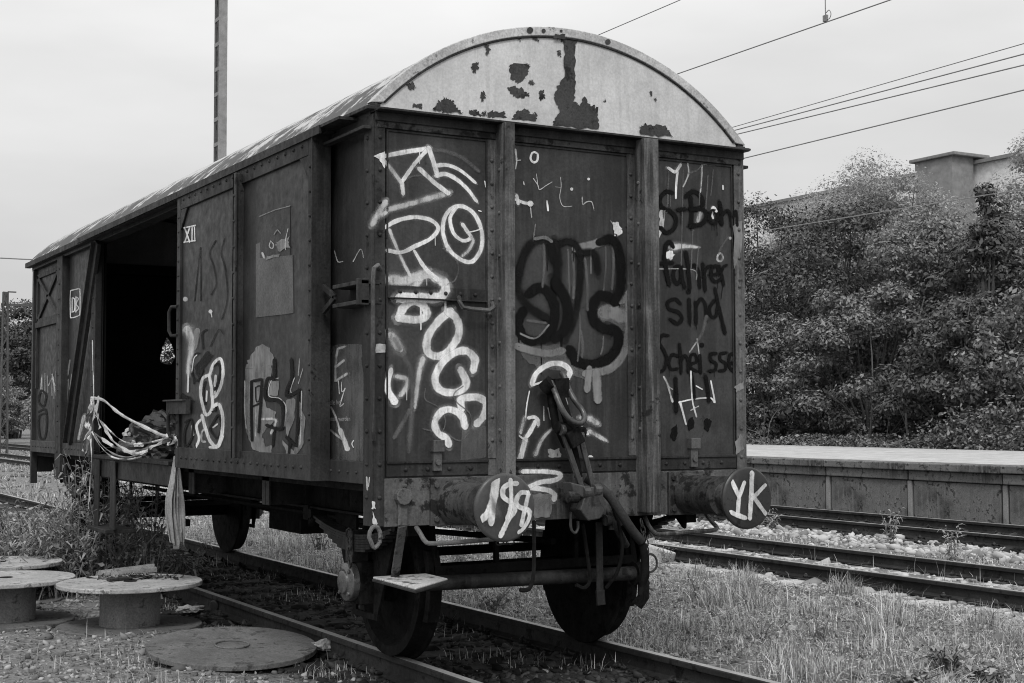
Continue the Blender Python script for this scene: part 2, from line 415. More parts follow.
# side walls: outer sheets, sills, cant rail
m = MB()
m.box(-1.32, -1.29, .02, 3.9, 1.2, 3.3); m.box(-1.32, -1.29, 6.66, LEN-.02, 1.2, 3.3)
m.box(-1.375, -1.25, .03, LEN-.03, 3.29, 3.374)
m.box(-1.375, -1.29, .12, 3.9, 1.17, 1.30); m.box(-1.375, -1.29, 6.66, LEN-.1, 1.17, 1.30)
m.rivets((-1.375, .15, 1.235), (-1.375, .8, 1.235), 5, (-1, 0, 0)); m.rivets((-1.375, 6.8, 1.235), (-1.375, 9.6, 1.235), 20, (-1, 0, 0))
side = m.build('side_wall', 'body', W, bevel=.004)
m = MB(); m.box(1.29, 1.32, .02, LEN-.02, 1.2, 3.3); m.box(1.29, 1.375, .03, LEN-.03, 3.29, 3.374); m.box(1.29, 1.375, .12, LEN-.1, 1.17, 1.3)
for y in (1.6, 3.3, 6.5, 8.2): m.box(1.32, 1.385, y-.05, y+.05, 1.17, 3.29)
m.build('side_wall', 'body', W, bevel=.004)
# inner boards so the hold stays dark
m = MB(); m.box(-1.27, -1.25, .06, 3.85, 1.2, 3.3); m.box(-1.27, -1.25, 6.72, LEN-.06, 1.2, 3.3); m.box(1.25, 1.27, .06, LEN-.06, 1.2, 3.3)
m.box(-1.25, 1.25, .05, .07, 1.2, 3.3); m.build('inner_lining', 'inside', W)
# posts of the long side
def side_post(y0, y1, d=.055, z0=ZS-.03, name='side_post'):
    m = MB(); m.box(-1.32-d, -1.318, y0, y1, z0, 3.30); ym = (y0+y1)/2
    m.rivets((-1.32-d, ym, z0+.05), (-1.32-d, ym, 3.25), 14, (-1, 0, 0), .012); return m.build(name, 'frame', W, bevel=.004)
side_post(6.62, 6.80, .06); side_post(8.04, 8.30, .075, .90)
p, q = at(94.5, 262, 0, -1.42), at(66.5, 440, 0, -1.42); m = MB(); m.bar((-1.385, p.y, 3.28), (-1.385, q.y+.02, 1.30), .04, .11, (0, 1, 0)); m.bar((-1.41, p.y+.055, 3.28), (-1.41, q.y+.075, 1.30), .07, .014, (0, 1, 0))
m.build('diagonal_brace', 'frame', W, bevel=.004)
# ventilation hatch at the far end
m = MB(); y0, y1, z0, z1 = 8.45, 9.56, 2.68, 3.2; X = -1.335
for a, b in (((y0, z0), (y1, z0)), ((y0, z1), (y1, z1)), ((y0, z0), (y0, z1)), ((y1, z0), (y1, z1)), ((y0, z0), (y1, z1)), ((y0, z1), (y1, z0))):
    m.bar((X, a[0], a[1]), (X, b[0], b[1]), .05, .03, (1, 0, 0))
vh = m.build('ventilation_hatch', 'frame', W, bevel=.003)
MB().box(-1.328, -1.32, y0, y1, z0, z1).build('hatch_plate', 'body', vh)
m = MB(); m.box(-1.36, -1.33, 8.42, 9.6, 2.60, 2.66); m.box(-1.35, -1.32, 8.42, 8.47, 1.9, 2.6); m.box(-1.35, -1.32, 9.55, 9.6, 1.9, 2.6); m.build('slide_rail', 'frame', vh, bevel=.003)
# railway emblem: a rounded frame with DB
ep = Paint(0, -1.321, (0, 220, 2.845))
ep.st([(205, 200), (225, 196), (228, 205), (228, 262), (224, 272), (205, 278), (201, 270), (201, 208), (205, 200)], 3.0, 0)
ep.st([(206, 222), (206, 262)], 3, 0, True); ep.st([(206, 222), (213, 226), (213, 256), (206, 262)], 3, 0); ep.st([(217, 219), (217, 262)], 3, 0, True); ep.st([(217, 219), (224, 224), (218, 239), (225, 250), (217, 261)], 3, 0)
ep.build('emblem', ['w'], side, 'white rounded frame round the letters DB')
# far end, with the hole one sees daylight through
hc = at(167.5, 350, 1, LEN); hole = []
hp = [(167, 337), (171, 343), (174, 351), (175, 358), (171, 365), (165, 364), (160, 362), (161, 353), (163, 346)]
ring = [at(x, y, 1, LEN) for x, y in hp]
q = [(-1.3, 1.2), (1.3, 1.2), (1.3, 3.32), (-1.3, 3.32)]; allp = [Vector((x, z, 0)) for x, z in q]+[Vector((p.x, p.z, 0)) for p in ring]
m = MB(); m.add([(p.x, LEN, p.y) for p in allp], [tuple(f) for f in tessellate_polygon([allp[:4], allp[4:]])])
m.box(-1.36, -1.29, LEN-.06, LEN+.01, .80, 3.3); m.box(1.29, 1.36, LEN-.06, LEN+.01, 1.0, 3.3); m.box(-1.3, 1.3, LEN-.05, LEN+.012, .93, 1.195); m.box(-1.3, 1.3, LEN-.04, LEN+.014, 3.3, 3.42)
m.build('far_end_wall', 'body', W, label='end wall with a torn hole that daylight shows through')

# arched roof and gables
RR = (1.40**2+(ZR-3.388)**2)/(2*(ZR-3.388)); ZC = ZR-RR
def arc(hw, dr=0, n=30, z0=None):
    a = math.asin(hw/RR); return [((RR+dr)*math.sin(t), ZC+(RR+dr)*math.cos(t)) for t in [-a+2*a*i/n for i in range(n+1)]]
m = MB(); A = arc(1.405); B = arc(1.40, -.03); Y0, Y1 = .0, LEN+.05; n = len(A)
NY = 26
for j in range(NY+1):
    y = Y0+(Y1-Y0)*j/NY
    m.v += [(x, y, z+.004*mnoise.noise(Vector((x*2, y*1.3, 0)))) for x, z in A]
for j in range(NY):
    for i in range(n-1): m.f.append((j*n+i, j*n+i+1, (j+1)*n+i+1, (j+1)*n+i)); m.mi.append(0)
b = len(m.v)
m.v += [(x, Y0, z) for x, z in B]+[(x, Y1, z) for x, z in B]
for i in range(n-1): m.f.append((b+i, b+n+i, b+n+i+1, b+i+1)); m.mi.append(0)
for e0, e1 in ((0, b), (NY*n, b+n)):
    for i in range(n-1): m.f.append((e0+i, e0+i+1, e1+i+1, e1+i)); m.mi.append(0)
for i in (0, n-1):
    for j in range(NY): pass
roof = m.build('roof', 'roofing', W, smooth=True)
m = MB()
for sgn in (-1, 1):
    m.box(min(sgn*1.377, sgn*1.425), max(sgn*1.377, sgn*1.425), .55, LEN+.05, 3.320, 3.338); m.box(min(sgn*1.425, sgn*1.44), max(sgn*1.425, sgn*1.44), .55, LEN+.05, 3.320, 3.378)
    m.box(min(sgn*1.37, sgn*1.42), max(sgn*1.37, sgn*1.42), -.03, .55, 3.362, 3.385); m.box(min(sgn*1.375, sgn*1.43), max(sgn*1.375, sgn*1.43), .0, .62, 3.25, 3.27)
m.build('gutter', 'frame', roof, bevel=.004)
# rim of the roof arch
m = MB(); A1 = arc(1.39, .008, 40); A2 = arc(1.345, -.05, 40)
m.prism([(x, -.016, z) for x, z in A1]+[(x, -.016, z) for x, z in reversed(A2)], (0, .06, 0))
m.build('roof_rim', 'rim', roof, bevel=.005, smooth=True)
m = MB(); A3 = arc(1.36, -.049, 40)
m.prism([(x, -.0, z) for x, z in A3 if z > 3.37]+[(1.35, 0, 3.33), (-1.35, 0, 3.33)], (0, .03, 0))
gable = m.build('gable', 'gable', W)
m = MB(); m.prism([(x, LEN+.03, z) for x, z in arc(1.38, -.022, 40)]+[(1.36, LEN+.03, 3.28), (-1.36, LEN+.03, 3.28)], (0, -.03, 0)); m.build('gable', 'gable', W)
# joint line between rim and gable sheet
m = MB(); m.tube([(x, -.006, z) for x, z in arc(1.338, -.055, 40)], .0065, 6); m.build('rim_joint', 'frame', gable)
gp = Paint(1, -.001, (340, 0, 2.845))
for poly in ([(480, 190), (505, 165), (520, 150), (530, 180), (540, 190), (525, 225), (505, 237), (485, 225)], [(478, 248), (500, 246), (530, 262), (540, 275), (500, 278), (485, 265)],
             [(565, 260), (578, 258), (583, 275), (570, 283)], [(402, 262), (412, 264), (410, 285), (400, 292)], [(376, 180), (390, 174), (394, 195), (382, 210), (374, 195)], [(411, 130), (424, 128), (424, 148), (415, 157)],
             [(188, 240), (205, 234), (216, 248), (200, 256)], [(548, 106), (566, 104), (562, 116), (550, 115)], [(262, 313), (280, 288), (300, 278), (322, 288), (330, 305), (347, 323), (300, 318)],
             [(368, 316), (385, 312), (402, 330), (370, 327)], [(420, 318), (468, 318), (470, 336), (420, 333)], [(490, 338), (500, 318), (530, 312), (545, 325), (558, 320), (561, 346)], [(207, 296), (230, 294), (232, 308), (208, 306)],
             [(536, 233), (550, 230), (552, 239), (538, 241)], [(508, 110), (513, 110), (512, 120)], [(404, 318), (415, 316), (414, 330), (405, 329)]):
    gp.patch(poly, 0, 2.3, 9)
gp.crop((540, 0, 2.846))
for poly in ([(40, 105), (70, 98), (110, 110), (98, 130), (100, 250), (95, 290), (110, 300), (130, 275), (140, 300), (165, 305), (167, 368), (33, 357), (55, 320), (38, 270), (65, 220), (68, 120)], [(283, 360), (300, 354), (350, 358), (378, 388), (285, 384)],
             [(0, 260), (10, 260), (12, 280), (0, 285)], [(48, 146), (58, 146), (57, 158), (49, 158)], [(312, 262), (318, 262), (317, 272), (312, 270)], [(180, 283), (185, 284), (183, 290)], [(325, 285), (328, 278), (330, 288)]):
    gp.patch(poly, 0, 2.4, 9)
gp.build('rust_patch', ['patch'], gable, 'dark rusty patches where the white paint has flaked off')
gr = Paint(1, -.018, (540, 0, 2.846)); gr.dot(193, 119, 8, 0).dot(60, 88, 4).dot(10, 88, 6).crop((340, 0, 2.845)).dot(540, 86, 9).patch([(612, 97), (640, 97), (640, 112), (605, 108)], 0, 1)
gr.build('rust_spot', ['patch'], roof)
# ledge below the gable and the beam under it
m = MB(); m.box(-1.372, 1.372, -.10, .03, 3.352, 3.366); m.box(-1.366, 1.366, -.032, -.019, 3.30, 3.352); m.box(-1.392, -1.33, -.02, .05, 3.366, 3.40); m.box(1.32, 1.388, -.02, .05, 3.366, 3.395)
m.build('gable_ledge', 'frame', W, bevel=.003)
MB().box(-1.35, 1.35, -.018, .02, 3.262, 3.352).build('end_beam', 'rust', W, bevel=.003)
# corner posts (angle irons)
for sx in (-1, 1):
    m = MB(); a, b = sx*1.365, sx*1.296
    m.box(min(a, b), max(a, b), -.012, .0, .93, 3.35); x0, x1 = sorted((sx*1.377, sx*1.365)); m.box(x0, x1, -.012, .115, .93, 3.34)
    m.rivets((sx*1.33, -.012, 1.0), (sx*1.33, -.012, 3.3), 12, (0, -1, 0), .014); m.rivets((sx*1.377, .06, 1.0), (sx*1.377, .06, 3.3), 12, (sx, 0, 0), .014)
    cp = m.build('corner_post', 'post' if sx > 0 else 'frame', W, bevel=.003)
    if sx < 0: cpl = cp
    else: cpr = cp
# end posts: Z irons standing out from the wall
for x, nm in ((-.554, 0), (.474, 1)):
    m = MB(); wid = .068 if nm == 0 else .11
    m.box(x, x+.014, -.118, .0, .95, 3.35); m.box(x, x+wid, -.132, -.118, .95, 3.35); m.box(x-.055, x, -.006, .02, 1.206, 1.31); m.box(x-.055, x, -.012, 0, 1.31, 3.26)
    if nm: m.box(x+wid-.02, x+wid, -.118, .0, .95, 3.35)
    m.rivets((x-.028, -.012, 1.35), (x-.028, -.012, 3.2), 13, (0, -1, 0), .013)
    m.rivets((x, -.06, 1.35), (x, -.06, 3.2), 7, (-1, 0, 0), .013)
    m.build('end_post', 'post', W, bevel=.003)
# end panels with their own frame angles
def end_panel(x0, x1, label):
    p = MB().box(x0, x1, 0, .02, 1.2, 3.262).build('end_panel', 'end', W, label=label)
    m = MB(); m.box(x0, x1, -.022, 0, 1.29, 1.305); m.box(x0, x1, -.012, 0, 1.215, 1.29); m.rivets((x0+.05, -.012, 1.255), (x1-.05, -.012, 1.255), max(4, int((x1-x0)/.16)), (0, -1, 0), .014)
    m.box(x0, x0+.012, -.008, 0, 1.305, 3.25); m.box(x1-.012, x1, -.008, 0, 1.305, 3.25); m.box(x0, x1, -.008, 0, 3.245, 3.258)
    m.build('panel_sill', 'frame', p, bevel=.002)
    return p
pl = end_panel(-1.285, -.609, 'left end panel with white bubble letters sprayed down it')
pm = end_panel(-.54, .474, 'middle end panel with large dark outlined letters')
pr = end_panel(.584, 1.285, 'right end panel with handwritten black German words')
# hinge strip and handle of the left panel
m = MB(); m.box(-1.28, -.62, -.014, -.001, 2.262, 2.335); m.box(-1.28, -.62, -.035, -.014, 2.256, 2.264); m.rivets((-1.25, -.014, 2.30), (-.65, -.014, 2.30), 6, (0, -1, 0), .014)
hb = m.build('hinge_strip', 'frame', pl, bevel=.002)
pts = [at(360+x/3.415, 120+y/3.415, 1, yy) for x, y, yy in ((338, 606, -.02), (340, 620, -.07), (352, 640, -.08), (380, 645, -.08), (440, 650, -.08), (456, 640, -.07), (452, 625, -.02))]
MB().tube(pts, .014, 8).build('handle', 'steel', pl, smooth=True)
def latch(px, y0, y1, par):
    a, b = at(px, y0, 1, -.03), at(px, y1, 1, -.03); m = MB()
    m.box(a.x-.035, a.x+.04, -.05, 0, a.z-.07, a.z); m.box(a.x-.028, a.x+.028, -.035, 0, b.z, a.z-.07); m.cyl((a.x, -.05, b.z+.05), (a.x, -.01, b.z+.05), .018, 10)
    m.build('latch', 'steel', par, bevel=.003)
latch(437.5, 440, 471, pl); latch(694, 438, 467, pr)
# tall grab iron on the left corner
pts = [at(x, y, 1, yy) for x, y, yy in ((374, 440, -.03), (373.5, 430, -.06), (373, 400, -.06), (373, 340, -.06), (373, 280, -.06), (374, 268, -.06), (378, 265, -.055), (380, 269, -.01))]
MB().tube(pts, .013, 8).build('grab_iron', 'post', W, smooth=True)
# headstock
m = MB(); m.box(-1.30, 1.30, -.012, .02, .925, 1.205); m.box(-1.30, 1.30, .0, .14, .925, .945); m.box(-1.30, 1.30, .0, .14, 1.185, 1.205)
m.rivets((-1.25, -.012, 1.16), (-.6, -.012, 1.16), 4, (0, -1, 0), .016)
hs = m.build('headstock', 'pale', W, bevel=.003)
# buffers
def buffer(x):
    b = MB().lathe((x, -.03, 1.055), (0, -1, 0), [(0, .135), (.03, .135), (.05, .125), (.33, .122), (.34, .128), (.37, .128), (.37, .105)], 32).build('buffer', 'rust', W, smooth=True)
    m = MB(); m.box(x-.17, x+.17, -.035, -.012, .92, 1.2)
    for sx in (-1, 1):
        for sz in (-1, 1): m.cyl((x+sx*.135, -.05, 1.06+sz*.1), (x+sx*.135, -.03, 1.06+sz*.1), .018, 6)
    m.build('base_plate', 'rust', b, bevel=.003)
    MB().lathe((x, -.39, 1.055), (0, -1, 0), [(0, .09), (.17, .09), (.2, .12), (.21, .12)], 28).build('plunger', 'steel', b, smooth=True)
    return b, MB().lathe((x, -.60, 1.055), (0, -1, 0), [(-.012, .10), (0, .186), (.006, .192), (.018, .192), (.025, .186), (.029, .176), (.030, .08), (.031, .0)], 56).build('buffer_disc', 'disc_pale' if x < 0 else 'disc', W, smooth=True)
bl, dl = buffer(-.838); br_, dr = buffer(.885)
c = Paint(1, -.634, (472, 460, 6.83)); c.mist = False
c.st([(160, 125), (150, 240), (115, 350), (65, 405)], 62, 0, taper=(1, .7)).st([(160, 200), (140, 330), (130, 425)], 44, 0).st([(300, 160), (250, 165), (210, 200), (215, 255), (270, 295), (290, 345), (250, 400), (220, 460), (195, 515)], 34, 0)
c.st([(262, 140), (265, 300), (240, 400)], 30, 0).st([(385, 225), (330, 225), (300, 280), (320, 320), (385, 345), (390, 400), (350, 470), (325, 490)], 34, 0).st([(385, 225), (360, 330), (335, 440)], 30, 0).patch([(100, 160), (200, 300), (220, 420), (170, 440), (110, 330)], 1, 3, soft=True)
c.clip((-.838, 1.055), .172).build('graffiti', ['w', 'grf'], dl, 'white sprayed scrawl across the left buffer disc')
c = Paint(1, -.634, (630, 320, 3.106)); c.mist = False
c.st([(316, 500), (338, 550), (334, 600)], 13, 0, True).st([(354, 506), (338, 550)], 12, 0, True).st([(314, 598), (354, 614)], 15, 0, True).st([(378, 476), (376, 540), (371, 614)], 14, 0, True).st([(417, 514), (378, 556)], 12, 0, True).st([(380, 545), (420, 602)], 13, 0, True)
c.clip((.885, 1.055), .172).build('graffiti', ['w'], dr, 'white letters YK on the right buffer disc')

# coupling
m = MB(); m.box(.0, .10, -.20, -.012, 1.0, 1.13); hk = [at(x, y, 1, -.2) for x, y in ((570, 482), (586, 486), (600, 497), (605, 512), (600, 519), (588, 521), (580, 510), (584, 498), (574, 494))]
m.prism(hk, (0, .12, 0)); cp_ = m.build('draw_hook', 'steel', W, bevel=.008)
def Z2(pts, yy=-.2): return [at(520+x/6.83, 360+y/6.83, 1, q if q is not None else yy) for x, y, q in pts]
U = Z2([(215, 150, -.10), (245, 235, -.16), (280, 320, -.2), (320, 385, -.22), (370, 425, -.24), (415, 430, -.24), (440, 400, -.23), (425, 345, -.2), (380, 285, -.17), (340, 215, -.13), (305, 120, -.08), (285, 90, -.05)])
MB().tube(crom(U, 4), .0185, 10).build('shackle', 'steel', cp_, smooth=True)
m = MB(); m.cyl(Z2([(165, 200, -.07)])[0], Z2([(220, 150, -.12)])[0], .045, 12); m.bar(Z2([(215, 195, -.09)])[0], Z2([(310, 190, -.09)])[0], .10, .12); m.tube(Z2([(250, 190, -.1), (300, 330, -.14), (350, 480, -.16)]), .030, 10); m.tube(Z2([(200, 170, -.06), (225, 330, -.08), (250, 470, -.10)]), .026, 10); m.tube(Z2([(335, 480, -.12), (372, 640, -.12), (400, 800, -.12)]), .026, 10)
m.build('coupling_screw', 'under', cp_, smooth=True)
a, b = Z2([(250, 460, -.14), (440, 500, -.16)]); m = MB(); m.cyl(a, b, .038, 12); m.bar(Z2([(325, 480, -.15)])[0], Z2([(370, 580, -.15)])[0], .13, .10); m.build('trunnion', 'under', cp_, bevel=.006)
for (x0, y0, x1, y1) in ((562, 430, 583, 492), (580, 436, 594, 490)):
    p, q = at(x0, y0, 1, -.17), at(x1, y1, 1, -.17); m = MB(); m.bar(p, q, .034, .02, (0, 1, 0)); m.cyl(q+Vector((-.02, -.012, 0)), q+Vector((.035, .0, 0)), .04, 14); m.cyl(p+Vector((-.012, 0, 0)), p+Vector((.015, 0, 0)), .035, 14)
    m.build('coupling_link', 'steel', cp_, bevel=.004)
q = at(573, 497, 1, -.17); MB().cyl(q-Vector((.05, .02, 0)), q+Vector((.02, -.02, 0)), .036, 14).build('pin', 'rust', cp_, bevel=.005)
c = [at(x, y, 1, -.1) for x, y in ((571, 512), (571, 528), (575, 533), (578, 528), (578, 521))]
MB().tube(crom(c, 4), .009, 8).build('small_hook', 'steel', W, smooth=True)
# brake hoses
def hose(pts, r, mat='hose', name='brake_hose'):
    return MB().tube(crom([at(x, y, 1, d) for x, y, d in pts], 6), r, 12).build(name, mat, W, smooth=True)
h = hose([(586, 478, -.08), (598, 486, -.13), (610, 497, -.16), (622, 515, -.17), (632, 530, -.16), (641, 541, -.14)], .030)
e = [at(x, y, 1, -.13) for x, y in ((641, 541), (645, 556), (645, 575), (640, 595))]
MB().tube(e, .022, 10, taper=[1.1, 1.2, 1.3, .7]).build('hose_coupling', 'under', h, smooth=True)
ring = [at(650+7*math.cos(t*PI/8), 563+9*math.sin(t*PI/8), 1, -.12) for t in range(16)]
MB().tube(ring, .008, 6, True).build('ring', 'steel', h)
hose([(606, 507, .02), (613, 518, -.05), (618, 530, -.06), (626, 545, .05)], .024, 'rust', 'brake_pipe')
m = MB(); v = at(613, 520, 1, -.04); m.cyl(v-Vector((.06, 0, 0)), v+Vector((.06, 0, 0)), .035, 12); m.cyl(v-Vector((0, 0, .06)), v+Vector((0, 0, .05)), .03, 12); m.cyl(v+Vector((.02, -.05, -.01)), v+Vector((.02, .03, -.01)), .028, 10); m.build('brake_valve', 'rust', W, smooth=True)
# shunter's grab rails under the buffers
for pts in (((416, 527, .0), (420, 533, -.05), (425, 541, -.1), (432, 543.5, -.13), (460, 542, -.15), (500, 538.5, -.17)), ((645, 517, 0), (649, 526, -.05), (655, 533, -.1), (662, 534, -.12), (690, 532, -.15), (716, 529.5, -.17), (712, 522, -.1), (706, 514, 0))):
    MB().tube(crom([at(x, y, 1, d) for x, y, d in pts], 4), .014, 8).build('grab_rail', 'post', W, smooth=True)
# straps and hangers seen under the headstock
for pts, w in ((((534, 521), (534, 560), (533, 578), (529, 589), (520, 590)), .028), (((583, 524), (588, 560), (590, 580), (584, 588), (576, 585)), .026)):
    MB().tube(crom([at(x, y, 1, -.02+.0*i) for i, (x, y) in enumerate(pts)], 4), w/2, 6).build('safety_strap', 'under', W)
m = MB(); m.bar(at(599, 522, 1, .05), at(600, 604, 1, .05), .05, .012, (0, 1, 0)); m.bar(at(600, 590, 1, .04), at(601, 605, 1, .04), .06, .02, (0, 1, 0)); m.build('brake_hanger', 'frame', W, bevel=.003)
for pts in (((610, 498, -.05), (622, 540, -.1), (618, 570, -.06), (606, 588, 0)),):
    MB().tube(crom([at(x, y, 1, d) for x, y, d in pts], 5), .012, 8).build('air_pipe', 'under', W, smooth=True)
def chain(p, q, n, sag, nm='chain'):
    m = MB(); p, q = Vector(p), Vector(q)
    for i in range(n):
        f = (i+.5)/n; c = p.lerp(q, f)-Vector((0, 0, sag*4*f*(1-f))); d = (q-p).normalized(); l = (q-p).length/n*.72
        a = Vector((0, 0, 1)) if i % 2 else d.cross(Vector((0, 0, 1))); a = (a-d*a.dot(d)).normalized() if (a-d*a.dot(d)).length > .01 else Vector((1, 0, 0))
        m.tube([c+d*l*math.cos(t*PI/4)+a*l*.5*math.sin(t*PI/4) for t in range(8)], l*.17, 5, True)
    return m.build(nm, 'rust', W)
chain(at(349, 530, 0, -1.16), at(350, 566, 0, -1.16), 4, 0); chain(at(641, 520, 1, -.06), at(648, 552, 1, -.1), 5, 0); chain((-.55, .2, .93), (-.2, .2, .93), 9, .16)
# corner step with hanger
zst = .60; P4 = [(-1.245, .28), (-.885, .28), (-.895, -.04), (-1.275, -.385)]
st = MB().prism([(x, y, zst-.02) for x, y in P4], (0, 0, .016)).build('corner_step', 'frame', W, bevel=.004)
m = MB().prism([(x*.985-.015, y*.97+.005, zst-.004) for x, y in P4], (0, 0, .014)); m.build('tread', 'pad', st, bevel=.006)
m = MB(); m.bar((-1.19, -.03, 1.14), (-1.19, -.03, .93), .06, .016, (0, 1, 0)); m.bar((-1.19, -.03, .93), (-1.12, .24, .56), .055, .016, (0, 1, 0)); m.cyl((-1.19, -.06, 1.1), (-1.19, -.01, 1.1), .05, 10); m.build('step_hanger', 'pale', st, bevel=.004)
lp = [(-1.362+.036*math.sin(t*PI/6)*(1 if math.cos(t*PI/6) > -.5 else .7), -.02, .872+.062*math.cos(t*PI/6)) for t in range(12)]
MB().tube(lp, .013, 8, True).build('lashing_ring', 'post', W, smooth=True)
# underframe
m = MB()
for sx in (-1, 1):
    x0, x1 = sorted((sx*.98, sx*1.0)); m.box(x0, x1, .14, LEN-.02, .93, 1.12)
    x2, x3 = sorted((sx*.98, sx*1.06)); m.box(x2, x3, .14, LEN-.02, .93, .945); m.box(x2, x3, .14, LEN-.02, 1.105, 1.12)
for y in (1.6, 2.9, 4.2, 5.5, 6.8, 8.1): m.box(-.975, .975, y-.03, y+.03, .93, 1.118)
m.box(-.35, -.3, .14, LEN-.1, .95, 1.118); m.box(.3, .35, .14, LEN-.1, .95, 1.118)
m.build('underframe', 'under', W)
for y in (at(190, 480, 0, -1.30).y, at(264, 490, 0, -1.30).y):
    m = MB(); m.box(-1.30, -1.01, y-.04, y-.025, .95, 1.17); m.box(-1.30, -1.285, y-.1, y+.04, .95, 1.17); m.build('floor_bracket', 'frame', W, bevel=.003)
# running gear
def wheelset(y):
    a = MB().lathe((-1.1, y, .5), (1, 0, 0), [(0, .06), (.25, .065), (.27, .085), (1.93, .085), (1.95, .065), (2.2, .06)], 24).build('wheelset', 'under', W, smooth=True)
    for sx in (-1, 1):
        w = MB().lathe((sx*.68, y, .5), (sx, 0, 0), [(0, .40), (0, .525), (.012, .532), (.024, .528), (.034, .508), (.06, .5), (.135, .494), (.137, .47), (.135, .43), (.10, .42), (.07, .40), (.075, .2), (.10, .15), (.15, .14), (.15, .07), (.02, .07), (.0, .15), (.045, .2), (.045, .38)], 64).build('wheel', 'under', a, smooth=True)
    for sx in (-1, 1):
        x = sx*1.03
        m = MB(); x0, x1 = sorted((sx*.90, sx*1.06)); m.box(x0, x1, y-.13, y+.13, .36, .63); m.build('axle_box', 'under', a, bevel=.008); m = MB(); m.lathe((sx*1.035, y, .5), (sx, 0, 0), [(0, .125), (.07, .125), (.075, .115), (.085, .08), (.1, .075), (.105, .06)], 28)
        for k in range(4):
            t = PI/4+k*PI/2; m.cyl((sx*1.105, y+.1*math.cos(t), .5+.1*math.sin(t)), (sx*1.127, y+.1*math.cos(t), .5+.1*math.sin(t)), .016, 6)
        m.build('axle_box_lid', 'lid', a, bevel=.005, smooth=True)
        m = MB()
        for k in range(7):
            hl = .68-.075*k; z = .80-.016*k; q = 10
            pts = [(x, y+hl*(-1+2*i/q), z+.09*((hl*(-1+2*i/q))/.68)**2) for i in range(q+1)]
            for p0, p1 in zip(pts, pts[1:]): m.bar(p0, p1, .09, .0145)
        m.box(x-.055, x+.055, y-.055, y+.055, .63, .83); m.build('leaf_spring', 'frame', a)
        for sy in (-1, 1):
            m = MB(); m.tube([(x, y+sy*.68, .9), (x+sx*.02, y+sy*.74, .82), (x, y+sy*.78, .95)], .022, 8); m.box(x-.04, x+.04, y+sy*.8-.05, y+sy*.8+.05, .85, .95); m.cyl((x-.06, y+sy*.68, .9), (x+.06, y+sy*.68, .9), .035, 12)
            m.build('spring_shackle', 'under', a)
        m = MB(); xg0, xg1 = sorted((sx*.955, sx*.975))
        for sy in (-1, 1): m.prism([(xg0, y+sy*.14, .30), (xg0, y+sy*.2, .30), (xg0, y+sy*.52, .93), (xg0, y+sy*.14, .93)], (.02, 0, 0))
        m.box(xg0, xg1, y-.2, y+.2, .26, .30); m.build('axle_guard', 'under', a, bevel=.003)
    for sx in (-1, 1):
        for sy in (-1, 1):
            yb = y+sy*.60; m = MB()
            arcp = [(sx*.70, y+sy*.515*math.cos(t), .5+.515*math.sin(t)) for t in [-.45+.9*i/6 for i in range(7)]]+[(sx*.70, y+sy*.575*math.cos(t), .5+.575*math.sin(t)) for t in [.4-.8*i/6 for i in range(7)]]
            m.prism(arcp, (sx*.085, 0, 0)); m.bar((sx*.74, y+sy*.57, .5), (sx*.74, y+sy*.50, .95), .05, .02, (1, 0, 0)); m.build('brake_block', 'under', a, bevel=.003)
    return a
wheelset(1.0); wheelset(8.78)
MB().cyl((-.98, .30, .545), (.70, .30, .52), .046, 18).build('brake_beam', 'frame', W, smooth=True)
m = MB(); m.tube([(.70, .30, .52), (.73, .28, .45), (.74, .3, .36), (.70, .32, .3)], .04, 8); m.cyl((.66, .3, .52), (.74, .3, .52), .075, 16); m.build('brake_lever', 'under', W, smooth=True)
m = MB(); m.tube([(.1, .4, .75), (.1, 4.5, .62), (.1, 8.2, .75)], .022, 8); m.box(-.2, .2, 4.1, 4.9, .55, .9); m.lathe((.35, 4.6, .75), (0, 1, 0), [(0, .16), (.5, .17), (.55, .1)], 20); m.tube([(-.5, 1.6, .8), (-.5, 8, .8)], .02, 6)
for y in (.45, 1.6, 8.2, 9.3): m.bar((-.75, y, .6), (.75, y, .6), .06, .06); m.bar((-.3, y, .6), (-.3, y, .95), .03, .03); m.bar((.3, y, .6), (.3, y, .95), .03, .03)
m.build('brake_rigging', 'under', W)
m = MB(); m.box(-1.02, -.98, 5.0, 5.06, .62, .95); m.box(-1.05, -.95, 4.85, 5.2, .6, .66); m.build('release_lever', 'under', W)
# door stop beside the corner bay
y0 = at(318, 295, 0, -1.45).y; m = MB()
zt, zb = at(345, 286, 0, -1.42).z, at(345, 305, 0, -1.42).z
ya, yb_ = at(337, 295, 0, -1.42).y, at(366, 295, 0, -1.42).y
for z in (zt, zb): m.box(-1.45, -1.32, min(ya, yb_), max(ya, yb_), z-.012, z+.012)
m.box(-1.335, -1.32, min(ya, yb_), max(ya, yb_), zb, zt); yc = at(322, 297, 0, -1.44).y
for z in (zt+.02, zb-.02): m.bar((-1.43, ya, (zt+zb)/2), (-1.43, yc, z), .02, .035)
m.box(-1.47, -1.40, min(ya, yb_)+.0, min(ya, yb_)+.03, zb-.02, zt+.02); m.build('door_stop', 'frame', W, bevel=.003)

